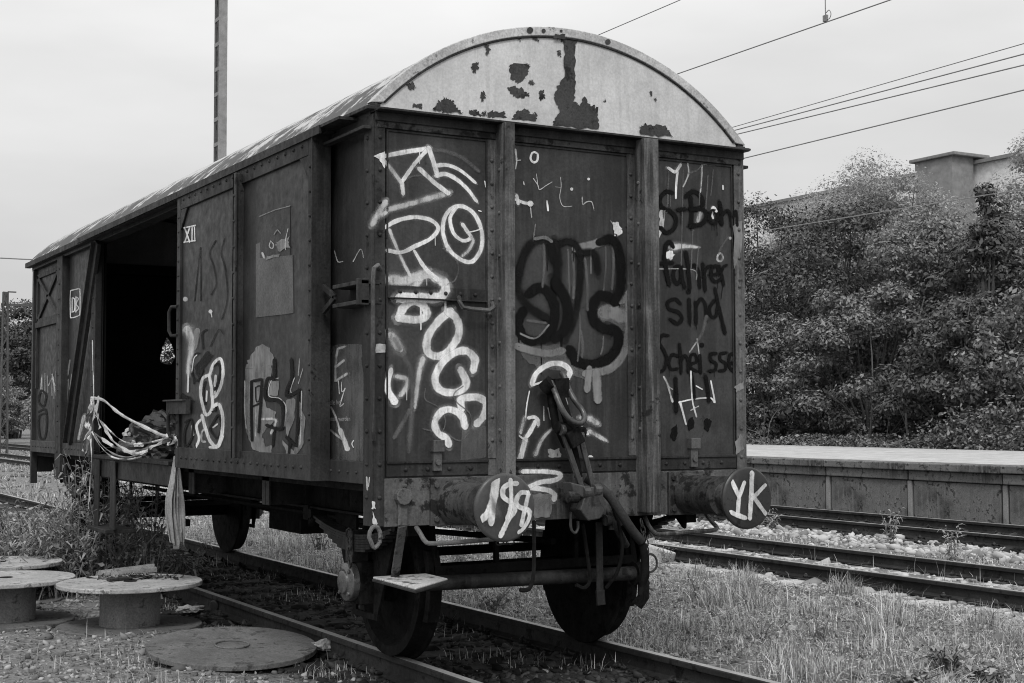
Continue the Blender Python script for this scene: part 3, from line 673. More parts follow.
# sliding door, pushed open towards the near end
XD = -1.47
ys0, ys1 = at(311.5, 400, 0, XD-.02).y, at(178, 400, 0, XD).y
D = dp = MB().box(XD, XD+.03, ys0, ys1, 1.19, 3.33).build('sliding_door', 'body', W, bevel=.003)
m = MB(); f = XD-.02
m.box(f, XD, ys0, ys0+.07, 1.17, 3.33); m.box(f-.0, XD, ys1-.09, ys1, 1.17, 3.33); m.box(f, XD, ys0+.07, ys1-.09, 1.17, 1.33); m.box(f, XD, ys0+.07, ys1-.09, 3.20, 3.33)
m.box(XD-.03, XD+.1, ys0-.012, ys0+.0, 1.17, 3.33)
m.rivets((f, ys0+.1, 1.25), (f, ys1-.1, 1.25), 20, (-1, 0, 0), .013); m.rivets((f, ys0+.035, 1.35), (f, ys0+.035, 3.2), 12, (-1, 0, 0), .013); m.rivets((f, ys1-.045, 1.35), (f, ys1-.045, 3.2), 16, (-1, 0, 0), .011); m.rivets((f, ys0+.1, 3.27), (f, ys1-.1, 3.27), 18, (-1, 0, 0), .013)
for yy, s in ((ys0+.07, 1), (ys1-.09, -1)): m.prism([(f+.003, yy, 3.2), (f+.003, yy+s*.16, 3.2), (f+.003, yy, 3.04)], (.012, 0, 0))
m.build('door_frame', 'frame', D, bevel=.003)
yr = at(236, 300, 0, XD-.05).y; m = MB(); m.box(XD-.075, XD, yr-.012, yr+.012, 1.28, 3.27); m.box(XD-.075, XD-.062, yr-.05, yr+.012, 1.28, 3.27); m.rivets((XD-.075, yr-.02, 1.4), (XD-.075, yr-.02, 3.2), 10, (-1, 0, 0), .012); m.build('door_rib', 'frame', D, bevel=.003)
for a, b in ((306, 335), (411, 437)):
    z1, z0 = at(174, a, 0, XD-.06).z, at(174, b, 0, XD-.06).z; yh = ys1-.02
    MB().tube([(XD-.02, yh, z1), (XD-.05, yh+.05, z1), (XD-.06, yh+.08, z1-.04), (XD-.06, yh+.08, z0+.04), (XD-.05, yh+.05, z0), (XD-.02, yh, z0)], .014, 8).build('door_handle', 'frame', D, smooth=True)
zl = at(183, 407, 0, XD-.03).z; m = MB(); m.box(XD-.06, XD-.02, ys1-.4, ys1+.12, zl-.055, zl+.055); m.box(XD-.09, XD-.06, ys1-.4, ys1+.12, zl+.045, zl+.058); m.build('door_latch', 'frame', D, bevel=.003)
m = MB(); m.box(-1.50, -1.37, .2, 6.9, 3.335, 3.352); m.box(-1.505, -1.49, .5, 6.9, 3.30, 3.352); m.build('door_rail', 'frame', W)
# side sill and door step under the opening
m = MB(); m.box(-1.40, -1.33, 3.9, 6.62, 1.0, 1.17); m.box(-1.43, -1.25, 3.9, 6.62, 1.172, 1.205); m.build('door_sill', 'frame', W, bevel=.004)
yA, yB = at(97, 500, 0, -1.42).y, at(113, 500, 0, -1.42).y
ds = MB().box(-1.50, -1.22, yB-.05, yA+.05, .50, .535).build('door_step', 'frame', W, bevel=.004)
for y in (yA, yB): MB().box(-1.43, -1.415, y-.09, y+.09, .535, 1.16).build('step_hanger', 'frame', ds, bevel=.003)

# ---------------------------------------------------------------- graffiti, left end panel
G = Paint(1, -.001, (360, 120, 3.415)); G.drip = .04
G.st([(62, 128), (150, 110), (232, 98)], 16, 0).st([(232, 98), (185, 150), (142, 212), (146, 250)], 14, 0, True).st([(84, 142), (115, 180), (140, 215)], 14, 1)
G.st([(234, 98), (250, 145), (262, 188)], 16, 0, True).st([(262, 190), (290, 185), (325, 200), (365, 235), (395, 275)], 15, 0, taper=(1.1, .7)).st([(258, 156), (300, 155), (345, 175), (390, 212)], 14, 0, taper=(1.1, .6)).st([(242, 103), (290, 107), (345, 128), (400, 172)], 17, 2)
G.st([(203, 168), (250, 212), (298, 250)], 15, 0, True).st([(298, 250), (220, 272), (150, 292), (88, 308)], 20, 1).st([(140, 215), (170, 195), (200, 190)], 9, 2)
G.st([(85, 366), (130, 342), (190, 332), (240, 342), (266, 370), (240, 405), (190, 430), (140, 452), (95, 446)], 14, 0).st([(100, 378), (130, 450), (168, 530)], 12, 1)
G.st([(300, 440), (283, 385), (288, 335), (315, 300), (355, 297), (392, 325), (415, 380), (413, 440), (385, 482), (350, 480), (315, 455), (298, 432)], 14, 0).st([(328, 300), (307, 335), (318, 385), (350, 412), (378, 402), (365, 380), (350, 358)], 12, 0).st([(378, 400), (385, 415), (370, 445), (352, 462)], 12, 1).st([(365, 385), (395, 378), (412, 372)], 5, 3)
G.st([(186, 450), (220, 505), (262, 545)], 13, 0, taper=(.7, 1.5)).st([(255, 535), (290, 560), (285, 600), (255, 607), (200, 605), (150, 605)], 34, 0).st([(150, 605), (185, 570), (205, 540)], 28, 1).st([(110, 545), (160, 548), (215, 525)], 34, 1).st([(205, 545), (225, 535), (240, 535)], 16, 1)
G.st([(285, 440), (310, 445), (335, 500), (325, 545), (300, 560)], 7, 2).st([(260, 520), (285, 530)], 28, 2).st([(425, 210), (428, 228)], 4, 3).st([(405, 310), (412, 312)], 4, 3)
G.crop((360, 300, 3.415))
G.st([(132, 58), (148, 25), (178, 5), (210, 15), (228, 48), (205, 66), (165, 66), (136, 62)], 28, 0)
G.st([(305, 40), (265, 75), (232, 125), (228, 170), (250, 190), (285, 188), (320, 150), (338, 105), (328, 62), (303, 42)], 27, 0)
G.st([(386, 236), (390, 200), (362, 174), (320, 182), (280, 215), (256, 262), (265, 300), (300, 316), (345, 308), (362, 282), (345, 242)], 26, 0)
G.st([(345, 368), (345, 340), (375, 332), (410, 336), (430, 355), (425, 390), (400, 420)], 26, 0).st([(356, 428), (345, 395), (310, 375), (275, 382), (255, 415), (262, 450), (292, 472), (300, 490)], 25, 0)
G.st([(110, 128), (130, 160)], 34, 1).st([(120, 140), (150, 195), (172, 245), (180, 330), (165, 510)], 24, 2).st([(212, 205), (200, 255), (187, 360)], 20, 1, taper=(1.3, .6)).st([(103, 245), (92, 300), (115, 345)], 24, 0, taper=(.7, 1.2)).st([(130, 262), (158, 270), (155, 300), (140, 322)], 18, 1).st([(118, 465), (150, 412), (165, 380)], 20, 2)
G.st([(222, 305), (222, 340), (265, 365), (290, 410), (275, 450), (215, 440)], 6, 2).st([(350, 295), (320, 320), (330, 350), (375, 390), (375, 445), (340, 480), (300, 460)], 6, 2).patch([(345, 440), (430, 430), (432, 540), (340, 545)], 2, 2)
G.build('graffiti', ['w', 'wf', 'grf', 'wt'], pl, 'white sprayed arrows, rings and bubble letters')
G = Paint(1, -.0135, (360, 120, 3.415)); G.patch([(45, 122), (86, 108), (84, 165), (70, 140)], 0, 1).st([(44, 352), (62, 320), (84, 285)], 22, 1).st([(60, 330), (82, 320)], 20, 1).crop((360, 300, 3.415)).patch([(52, 150), (86, 150), (86, 180), (52, 180)], 1, 1)
G.crop((340, 460, 3.417)).patch([(108, 140), (118, 142), (118, 165), (108, 166)], 0, 1.5).patch([(112, 175), (130, 215), (120, 230), (108, 215)], 0, 2).st([(90, 60), (92, 100)], 6, 1).st([(100, 60), (97, 90)], 4, 1)
G.build('graffiti', ['w', 'wf'], cpl, 'white paint smears on the left corner post')

G = Paint(1, -.0145, (360, 120, 3.415)); G.st([(290, 585), (270, 606), (200, 606), (140, 607)], 34, 0).patch([(135, 592), (165, 592), (160, 622), (120, 624)], 0, 2); G.build('graffiti', ['w'], pl)
# middle panel: dark outlined letters over grey halo
G = Paint(1, -.001, (500, 220, 4.27)); G.drip = .05
G.patch([(66, 420), (110, 500), (200, 540), (262, 520), (300, 620), (380, 650), (470, 620), (520, 560), (530, 480), (470, 430), (420, 440), (410, 380), (460, 355), (540, 330), (560, 420), (548, 560), (480, 640), (380, 690), (250, 640), (180, 640), (110, 600), (66, 540)], 0, 3)
G.st([(455, 395), (490, 400), (515, 410)], 66, 1).st([(520, 345), (540, 330)], 30, 1).st([(170, 560), (240, 570)], 60, 0).st([(150, 80), (190, 75), (215, 90)], 16, 1).st([(330, 120), (380, 110), (425, 95)], 40, 1).st([(548, 320), (550, 440), (532, 560), (470, 635), (370, 655)], 36, 1).st([(75, 540), (140, 560), (200, 570), (260, 560)], 34, 1)
for x0, y0, x1, y1 in ((185, 110, 180, 280), (290, 130, 292, 470), (310, 150, 312, 330), (362, 170, 372, 380), (450, 120, 440, 300), (480, 120, 476, 290), (345, 480, 350, 580), (440, 500, 430, 570), (120, 430, 190, 440), (340, 400, 330, 600)): G.st([(x0, y0), ((x0+x1)/2+4, (y0+y1)/2), (x1, y1)], random.choice((10, 16, 24)), 0)
G.st([(225, 165), (205, 100), (165, 85), (120, 115), (85, 200), (78, 300), (110, 360), (150, 390), (185, 412)], 40, 3).st([(128, 312), (165, 290), (205, 310), (232, 370), (228, 440), (200, 500), (140, 518), (95, 495), (75, 440), (95, 395)], 44, 2)
G.st([(236, 110), (245, 190), (238, 280)], 44, 3).st([(238, 270), (275, 330), (288, 400), (270, 470), (240, 500)], 46, 2).st([(240, 110), (285, 92), (328, 115), (342, 180), (338, 300), (318, 420), (280, 510)], 34, 3)
G.st([(345, 140), (385, 138), (408, 160), (415, 215)], 38, 3).st([(430, 92), (475, 82), (503, 125), (515, 210), (512, 290), (490, 345)], 40, 2).st([(490, 345), (435, 322), (398, 360), (398, 425), (440, 462), (495, 475), (505, 530), (470, 585), (400, 618), (330, 605), (300, 560)], 46, 2).st([(150, 20), (140, 90)], 6, 1)
G.st([(85, 485), (150, 505), (205, 450)], 9, 1).st([(380, 640), (370, 720)], 30, 1).st([(410, 660), (415, 760)], 40, 1)
G.build('graffiti', ['grf', 'gr', 'k', 'kf'], pm, 'large black outlined letters with a grey halo')
G = Paint(1, -.002, (500, 140, 4.27))
G.st([(145, 52), (160, 60), (158, 88), (142, 95), (130, 80), (135, 58), (146, 52)], 9, 0).st([(65, 42), (70, 85), (66, 120)], 9, 1, taper=(1.2, .6)).st([(70, 88), (86, 86)], 4, 1).st([(142, 165), (160, 192), (168, 212), (195, 195), (220, 180)], 4, 1).st([(68, 255), (100, 268), (130, 272)], 14, 0).dot(128, 272, 13, 0).st([(70, 240), (75, 270)], 14, 0).st([(130, 290), (134, 330)], 5, 1).st([(200, 262), (204, 300)], 8, 0, taper=(.5, 1.3))
G.st([(258, 160), (260, 200), (254, 245), (268, 282), (305, 283)], 3.5, 1).dot(305, 210, 7).st([(350, 245), (352, 275), (368, 265), (390, 265), (400, 300)], 5, 1).dot(377, 167, 6).patch([(482, 350), (500, 350), (520, 380), (520, 400), (500, 412), (482, 380)], 0, 2).dot(489, 408, 4).st([(470, 345), (482, 362)], 2, 1).st([(155, 145), (160, 190)], 3, 1).st([(100, 180), (102, 190)], 5, 1).st([(235, 200), (258, 203)], 2, 1)
G.crop((520, 360, 6.83))
G.st([(82, 155), (108, 95), (165, 45), (235, 22), (300, 35), (338, 75), (325, 118)], 36, 0).st([(62, 215), (45, 300), (35, 390)], 9, 0).st([(100, 425), (60, 500), (45, 520)], 30, 0).st([(35, 545), (10, 640), (-5, 680)], 38, 0).st([(30, 400), (5, 490)], 26, 1).st([(60, 395), (95, 390), (120, 410), (122, 440)], 24, 0).st([(160, 320), (160, 410)], 10, 1).st([(190, 330), (205, 400)], 12, 1).st([(205, 480), (150, 540), (105, 640)], 26, 1, taper=(.7, 1.3)).patch([(190, 610), (270, 600), (280, 660), (200, 670)], 1, 4).st([(430, 395), (480, 402), (515, 425)], 44, 1).st([(420, 465), (455, 500)], 26, 0).st([(480, 490), (575, 545)], 34, 1, taper=(1.2, .6)).st([(-5, 520), (40, 555)], 12, 0).st([(330, 370), (370, 460)], 26, 0).st([(300, 230), (320, 300)], 14, 0).st([(80, 175), (150, 150)], 14, 0)
G.crop((540, 450, 5.69)).dot(285, 48, 19, 0).dot(330, 75, 15, 0)
G.build('graffiti', ['w', 'wf'], pm, 'white scratches, ring and sprayed arch')
G = Paint(1, -.0135, (470, 460, 6.83))
G.st([(365, 78), (480, 78), (585, 86), (618, 108), (575, 138), (480, 152), (395, 185)], 32, 0).st([(395, 190), (470, 195), (540, 210), (575, 235), (572, 265)], 34, 0).patch([(400, 230), (550, 230), (560, 330), (540, 390), (440, 395), (410, 320)], 1, 4)
G.build('graffiti', ['w', 'gr'], hs, 'white sprayed zigzag on the headstock')
# right panel: handwriting
G = Paint(1, -.001, (640, 160, 5.69)); G.drip = .10
for x, a, b in ((165, 40, 300), (245, 60, 680), (300, 400, 680), (345, 60, 330), (385, 90, 300), (415, 60, 200), (330, 500, 680)): G.st([(x, a), (x-14, b)], 9, 3)
G.st([(162, 48), (198, 68), (225, 32)], 18, 0).st([(213, 68), (205, 140), (203, 215)], 13, 0, taper=(1.2, .7)).st([(268, 10), (276, 60), (270, 95), (245, 150)], 10, 1).st([(352, 18), (350, 100), (342, 180)], 9, 1).st([(275, 75), (320, 60), (350, 30)], 14, 3).st([(360, 25), (425, 30)], 8, 1).st([(470, 148), (470, 165)], 10, 0).patch([(108, 290), (142, 285), (135, 380), (108, 380)], 1, 3).patch([(108, 395), (128, 400), (104, 448)], 0, 2).patch([(148, 520), (180, 515), (192, 545), (170, 570), (145, 560)], 0, 3).st([(195, 495), (250, 490), (310, 495)], 34, 1, taper=(1.3, .4)).st([(440, 545), (455, 530), (470, 550), (460, 575), (440, 570), (440, 545)], 14, 1).st([(500, 440), (470, 480), (445, 530)], 14, 3).dot(512, 445, 9, 1).st([(405, 290), (415, 270), (430, 290)], 16, 0).st([(405, 310), (412, 330)], 12, 0).st([(345, 300), (330, 340)], 26, 1).st([(105, 620), (300, 625), (320, 680)], 6, 1)
K = 2
G.st([(175, 185), (143, 182), (112, 222), (122, 268), (170, 292), (203, 335), (190, 390), (150, 414), (114, 388)], 25, K).st([(222, 283), (248, 281)], 28, K).st([(285, 215), (292, 290), (288, 375)], 27, K).st([(262, 205), (300, 180), (342, 205), (355, 250), (325, 278), (290, 282)], 25, K).st([(295, 280), (350, 282), (380, 315), (350, 362), (290, 376)], 26, K).st([(432, 295), (405, 290), (392, 325), (402, 356), (428, 355), (440, 320)], 20, K).st([(440, 290), (446, 330), (458, 362)], 20, K).st([(452, 245), (460, 300), (464, 360)], 22, K).st([(462, 315), (495, 288), (512, 320), (518, 372)], 20, K).st([(434, 360), (436, 430)], 5, K).st([(160, 190), (160, 250)], 4, 3).st([(172, 200), (172, 265)], 4, 3)
G.st([(185, 492), (165, 465), (142, 498), (140, 570), (150, 640), (158, 690)], 24, K)
G.crop((640, 260, 6.21))
G.st([(120, 22), (155, 20), (195, 18)], 24, K).st([(150, -10), (160, 70), (178, 148)], 25, K).st([(250, 38), (218, 45), (205, 100), (225, 148), (252, 120), (252, 50)], 24, K).st([(252, 60), (262, 120), (274, 165)], 22, K).st([(284, -40), (298, 60), (306, 172)], 25, K).st([(302, 65), (335, 32), (362, 75), (368, 165)], 23, K).st([(388, 30), (396, 100), (402, 182)], 24, K).st([(400, 70), (415, 45), (435, 38)], 20, K)
G.st([(440, 92), (488, 82), (475, 38), (445, 50), (440, 105), (465, 135), (500, 118)], 21, K).st([(492, 42), (505, 90), (516, 148)], 22, K).st([(506, 65), (516, 42), (530, 34)], 18, K).st([(512, 150), (500, 240)], 6, K).st([(400, 180), (396, 205)], 6, K)
G.st([(245, 268), (215, 243), (172, 262), (178, 302), (235, 325), (258, 362), (232, 395), (190, 372)], 25, K).dot(300, 198, 17, K).st([(303, 250), (305, 320), (306, 385)], 24, K).st([(305, 385), (312, 410)], 6, K).st([(342, 268), (346, 330), (345, 388)], 22, K).st([(348, 285), (375, 242), (402, 275), (412, 370)], 23, K).st([(455, 258), (430, 298), (440, 350), (468, 350), (478, 300)], 22, K).st([(465, 182), (480, 260), (500, 350), (524, 448)], 22, K, taper=(.9, 1.2)).st([(345, 390), (348, 430)], 5, K)
G.crop((630, 320, 3.106)); K2 = 2
G.st([(114, 48), (98, 48), (90, 70), (104, 95), (112, 120), (106, 150), (90, 162)], 10, K2).st([(146, 112), (130, 108), (120, 130), (126, 152), (144, 152)], 10, K2).st([(153, 78), (156, 120), (157, 160)], 11, K2).st([(157, 128), (168, 110), (178, 125), (180, 158)], 10, K2).st([(186, 136), (206, 130), (202, 108), (188, 112), (186, 145), (204, 158)], 10, K2).st([(216, 112), (218, 160)], 11, K2).dot(222, 78, 8, K2).st([(264, 104), (250, 106), (250, 124), (266, 136), (262, 155), (248, 158)], 10, K2).st([(296, 102), (280, 106), (280, 124), (296, 136), (294, 155), (278, 158)], 10, K2).st([(308, 136), (328, 128), (322, 106), (308, 112), (308, 145), (322, 160)], 10, K2)
G.st([(140, 185), (142, 232), (142, 280)], 14, K2).patch([(128, 340), (145, 325), (150, 350), (138, 378), (126, 365)], K2, 1.5).st([(190, 168), (194, 200), (198, 240)], 13, K2).patch([(178, 310), (195, 302), (200, 325), (184, 350), (176, 335)], K2, 1.5).st([(234, 178), (240, 215), (243, 248)], 13, K2).patch([(230, 308), (248, 305), (252, 325), (240, 348), (230, 335)], K2, 1.5)
G.st([(236, -10), (222, 40), (205, 70)], 9, 3, taper=(2, .8)).st([(205, 70), (186, 98)], 6, 1).st([(208, 60), (216, 120)], 5, 1).st([(105, 178), (116, 200), (130, 252)], 8, 1).st([(150, 256), (195, 246), (248, 242), (262, 255), (250, 190)], 5, 0).st([(188, 160), (192, 245), (205, 300)], 5, 0).st([(155, 256), (172, 322)], 8, 0, taper=(1, .6)).st([(120, 208), (130, 215)], 4, 1).st([(205, 205), (222, 215)], 4, 0).st([(188, 280), (210, 268)], 4, 1)
G.build('graffiti', ['w', 'wf', 'k', 'grf'], pr, 'black handwriting reading S-Bahn fahrer sind Scheisse with three exclamation marks')
G = Paint(1, -.0135, (640, 160, 5.69)); G.patch([(530, 380), (580, 340), (575, 520), (535, 620)], 0, 4).st([(532, 320), (545, 290), (552, 370)], 16, 1)
G.crop((630, 320, 3.106)).patch([(325, 205), (352, 190), (350, 215), (328, 225)], 0, 2).patch([(325, 380), (345, 350), (350, 400), (328, 420)], 0, 2)
G.build('graffiti', ['gr', 'k'], cpr, 'grey paint patch and end of a black word on the corner post')

# ---------------------------------------------------------------- graffiti, door and side
G = Paint(0, XD-.001, (180, 330, 4.88))
G.patch([(320, 190), (330, 150), (360, 100), (400, 66), (440, 90), (462, 150), (470, 170)], 1, 3).patch([(318, 192), (450, 172), (440, 240), (415, 330), (420, 380), (470, 400), (460, 450), (430, 470), (400, 520), (420, 570), (455, 560), (440, 605), (395, 605), (350, 570), (325, 500), (318, 400)], 1, 3).patch([(440, 250), (482, 250), (482, 320), (436, 320)], 1, 2).patch([(520, 340), (565, 335), (565, 400), (525, 520), (515, 440)], 1, 3).patch([(585, 340), (615, 430), (605, 560), (560, 620), (520, 610), (505, 540), (560, 585), (590, 480)], 1, 3).st([(405, 435), (470, 440), (450, 500)], 14, 0)
G.st([(355, 535), (352, 400), (353, 250), (405, 240), (398, 360), (388, 495)], 15, 2, True).st([(370, 530), (372, 400), (372, 262)], 5, 0).st([(480, 235), (445, 250), (435, 320), (490, 335), (520, 380), (510, 470)], 5, 0).st([(560, 235), (542, 290), (548, 310)], 5, 0).st([(596, 300), (594, 430), (588, 560)], 6, 0).st([(325, 480), (318, 380), (320, 250)], 7, 0).st([(360, 372), (400, 355)], 9, 2).st([(372, 280), (395, 275), (390, 340), (375, 345), (372, 280)], 6, 2).st([(463, 150), (462, 232), (430, 240), (420, 330), (480, 345), (505, 380), (498, 480), (430, 465)], 17, 2).st([(462, 480), (455, 560)], 14, 2).st([(545, 150), (548, 230), (525, 290), (528, 322), (580, 298)], 17, 2).st([(580, 298), (578, 420), (572, 570), (525, 525)], 15, 2, True).st([(540, 540), (535, 612)], 13, 2)
G.st([(588, 140), (582, 220)], 5, 0).st([(600, 190), (580, 260)], 5, 0)
# face shaped outline
G.st([(148, 215), (165, 165), (198, 140), (212, 185), (206, 255), (185, 310), (165, 330)], 15, 3).st([(145, 218), (112, 240), (103, 310), (115, 375), (132, 415), (160, 380), (158, 300), (146, 222)], 15, 3).st([(165, 372), (195, 365), (212, 430), (205, 520), (182, 570), (150, 540), (128, 480), (112, 420)], 17, 3).st([(150, 572), (190, 570), (212, 520)], 12, 3).st([(178, 225), (174, 270)], 12, 3).st([(132, 300), (130, 345)], 9, 3).st([(172, 295), (172, 310)], 7, 3).st([(160, 180), (185, 165), (198, 190), (190, 250), (172, 290)], 11, 2).st([(125, 255), (115, 300), (125, 360)], 11, 2).st([(160, 362), (176, 368), (176, 392), (160, 398)], 7, 2).st([(148, 480), (190, 415), (202, 480), (185, 528), (150, 488)], 11, 2).st([(165, 475), (185, 460)], 8, 3).dot(168, 375, 6, 3)
G.st([(30, 450), (60, 440), (62, 520), (30, 570), (25, 500), (45, 440)], 10, 2).st([(60, 470), (66, 510)], 11, 3).st([(100, 440), (82, 470), (95, 530), (80, 570)], 13, 3).st([(122, 485), (108, 500), (108, 540), (124, 545)], 12, 0).st([(75, 560), (85, 620)], 7, 2).st([(45, 555), (72, 605)], 7, 2)
G.st([(40, 0), (60, 60), (45, 200)], 34, 0, taper=(1.6, .6)).st([(45, 180), (42, 300)], 9, 3).st([(85, 10), (70, 80)], 34, 1).st([(70, 260), (62, 180), (75, 120), (95, 115)], 9, 2).st([(60, 200), (70, 140), (85, 122)], 5, 3).patch([(70, 180), (130, 100), (155, 120), (90, 245)], 4, 4).st([(115, 90), (110, 20), (130, 0)], 9, 2).st([(150, 80), (190, 0), (215, 20)], 6, 4).st([(60, 215), (85, 250), (115, 200)], 9, 2).patch([(0, 320), (20, 310), (75, 340), (75, 350), (0, 345)], 4, 3)
G.crop((160, 200, 2.44))
G.st([(85, 245), (95, 150), (100, 120), (100, 245)], 4, 4).st([(136, 100), (122, 130), (132, 165), (138, 205), (126, 230)], 4, 4).st([(158, 95), (150, 130), (160, 170), (165, 240), (152, 290)], 4, 4).dot(124, 272, 5, 3).st([(125, 272), (128, 285)], 3, 3).dot(63, 242, 6, 0)
# roman number
G.st([(60, 68), (88, 62)], 3.2, 3, True).st([(60, 103), (88, 99)], 3.2, 3, True)
G.st([(62, 68), (74, 102)], 3.6, 3, True).st([(73, 67), (61, 103)], 3.6, 3, True).st([(79, 66), (79, 101)], 3, 3, True).st([(85, 64), (86, 100)], 3, 3, True)
G.build('graffiti', ['wf', 'gr', 'k', 'w', 'kf'], dp, 'letters ASS on a pale blot, mask shaped scrawl and the number XII')
G = Paint(0, XD-.0012, (240, 190, 4.88))
q = [G.P(x, y) for x, y in ((80, 335), (258, 318), (262, 600), (225, 606), (80, 622))]
MB().prism(q, (-.004, 0, 0)).build('placard', 'placard', dp, label='blank grey painted notice field')
q = [G.P(x, y) for x, y in ((100, 127), (245, 76), (247, 318), (102, 348))]
plq = MB().prism(q, (-.003, 0, 0)).build('placard', 'placard_dark', dp, label='dark notice plate with torn scraps')
q = [G.P(x, y) for x, y in ((80, 265), (100, 255), (100, 335), (80, 335))]; MB().prism(q, (-.0035, 0, 0)).build('placard', 'placard', dp)
G = Paint(0, XD-.006, (240, 190, 4.88)); G.st([(98, 128), (170, 98), (245, 78), ], 5, 1, True).st([(150, 250), (145, 275), (160, 285), (165, 265), (152, 250)], 6, 0).st([(112, 310), (120, 328)], 12, 0).patch([(185, 245), (240, 230), (238, 280), (200, 300), (170, 270)], 1, 4).patch([(130, 325), (195, 315), (195, 330), (130, 338)], 1, 3).st([(170, 215), (185, 195), (200, 210)], 6, 1).st([(225, 290), (225, 250), (238, 190)], 5, 0)
G.build('paper_scrap', ['wf', 'gr'], dp)
G = Paint(0, -1.321, (310, 330, 4.88))
G.patch([(75, 80), (130, 72), (250, 70), (258, 110), (250, 140), (300, 560), (262, 650), (60, 645)], 4, 2)
G.st([(168, 82), (138, 92), (130, 130), (128, 180)], 13, 0, True).st([(132, 178), (166, 150)], 13, 0).st([(128, 180), (128, 250), (150, 235), (182, 215)], 14, 0, True).st([(142, 250), (148, 310)], 5, 1).st([(158, 255), (160, 300), (175, 290)], 4, 1).st([(172, 285), (158, 330), (148, 372), (165, 360)], 5, 1).st([(105, 378), (128, 425), (145, 478)], 9, 1).st([(150, 490), (168, 535), (185, 578)], 22, 1, taper=(.9, 1.2)).st([(75, 462), (110, 495), (160, 535)], 12, 0).st([(215, 540), (208, 555), (215, 572)], 5, 1).st([(80, 545), (78, 555), (68, 560)], 5, 1)
x = 66                                                    # stencilled lines, half worn away
for word, y0, x0 in (('stelle frei', 350, 88), ('abgestellt werden', 430, 66)):
    cu = bpy.data.curves.new('t', 'FONT'); cu.body = word; cu.size = 1; ob = bpy.data.objects.new('t', cu); COL.objects.link(ob)
    dg = bpy.context.evaluated_depsgraph_get(); me = bpy.data.meshes.new_from_object(ob.evaluated_get(dg)); b = len(G.mb.v)
    sx = (9.0 if len(word) > 12 else 9.0)*(2.1 if len(word) > 12 else 2.0)
    for v in me.vertices:
        p = G.P(x0+v.co.x*sx, y0+14-v.co.y*34); G.mb.v.append((p.x-.006, p.y, p.z)); G.mb.uv.append((.5, 0))
    for p in me.polygons: G.mb.f.append(tuple(b+i for i in p.vertices)); G.mb.mi.append(0)
    bpy.data.objects.remove(ob); bpy.data.curves.remove(cu)
G.crop((310, 330, 4.88)).st([(95, 655), (240, 655)], 4, 1)
G.crop((160, 200, 2.44)).st([(428, 125), (436, 150), (448, 150)], 3, 0).st([(472, 150), (490, 120), (498, 140)], 3, 0)
G.build('graffiti', ['wf', 'w', 'k', 'gr', 'grf'], side, 'white letter E, arrow and worn stencilled lines')
G = Paint(0, -1.321, (0, 220, 2.845))
for q in ([(195, 455), (190, 520)], [(205, 440), (200, 480)], [(212, 430), (210, 470)], [(200, 400), (194, 440)]): G.st(q, 5, 0)
G.st([(240, 560), (225, 620)], 10, 1).st([(112, 500), (120, 485), (132, 500), (125, 530), (112, 520), (112, 500)], 6, 2).st([(112, 545), (130, 540), (134, 580), (128, 620), (114, 615), (112, 560), (132, 550)], 6, 2).st([(120, 450), (118, 480)], 4, 1)
for x in (120, 128, 136, 148, 154, 160): G.st([(x, 430+random.random()*20), (x+1, 480+random.random()*30)], 4, 0)
G.st([(150, 440), (160, 500)], 5, 1).st([(140, 470), (150, 450), (158, 470)], 3, 1)
G.build('graffiti', ['gr', 'wf', 'k'], side, 'thin tags by the far end of the side wall')
# ------------------------------------------------------------------ world and light
wd = bpy.data.worlds.new('World'); S.world = wd; wd.use_nodes = True
nt = wd.node_tree; bg = nt.nodes['Background']
SUN_DIR = Vector((.34, .60, -.74)).normalized()          # the way the light travels
el = math.asin(-SUN_DIR.z); az = math.atan2(-SUN_DIR.x, -SUN_DIR.y)
sky = nt.nodes.new('ShaderNodeTexSky'); sky.sky_type = 'NISHITA'; sky.sun_disc = False; sky.sun_elevation = el; sky.sun_rotation = az; sky.dust_density = 4; sky.air_density = 1.2
bw = nt.nodes.new('ShaderNodeRGBToBW'); L(nt, sky.outputs[0], bw.inputs[0])
tc = nt.nodes.new('ShaderNodeTexCoord'); sx = nt.nodes.new('ShaderNodeSeparateXYZ'); L(nt, tc.outputs['Generated'], sx.inputs[0])
mp = nt.nodes.new('ShaderNodeMapping'); mp.inputs['Scale'].default_value = (1, 1, 3.5); L(nt, tc.outputs['Generated'], mp.inputs[0])
cl = noise(nt, mp.outputs[0], 2.6, 5, .5)
z = sx.outputs[2]
# high overcast: about three times as bright overhead as at the horizon
ov = mrange(nt, z, -.02, .75, 5.6, 15.5)
ov = mth(nt, 'MULTIPLY', ov, mrange(nt, cl, .3, .7, .86, 1.10))
v = mixv(nt, .85, bw.outputs[0], ov)
cc = nt.nodes.new('ShaderNodeCombineColor'); [L(nt, v, cc.inputs[i]) for i in range(3)]
L(nt, cc.outputs[0], bg.inputs[0]); bg.inputs[1].default_value = .1
sd = bpy.data.lights.new('sun', 'SUN'); sd.energy = 1.5; sd.angle = R(14); sd.color = (1, .995, .985)
so = bpy.data.objects.new('sun', sd); COL.objects.link(so); so.rotation_euler = SUN_DIR.to_track_quat('-Z', 'Y').to_euler()
S.view_settings.view_transform = 'Standard'; S.view_settings.look = 'None'; S.view_settings.exposure = .06; S.view_settings.gamma = 1

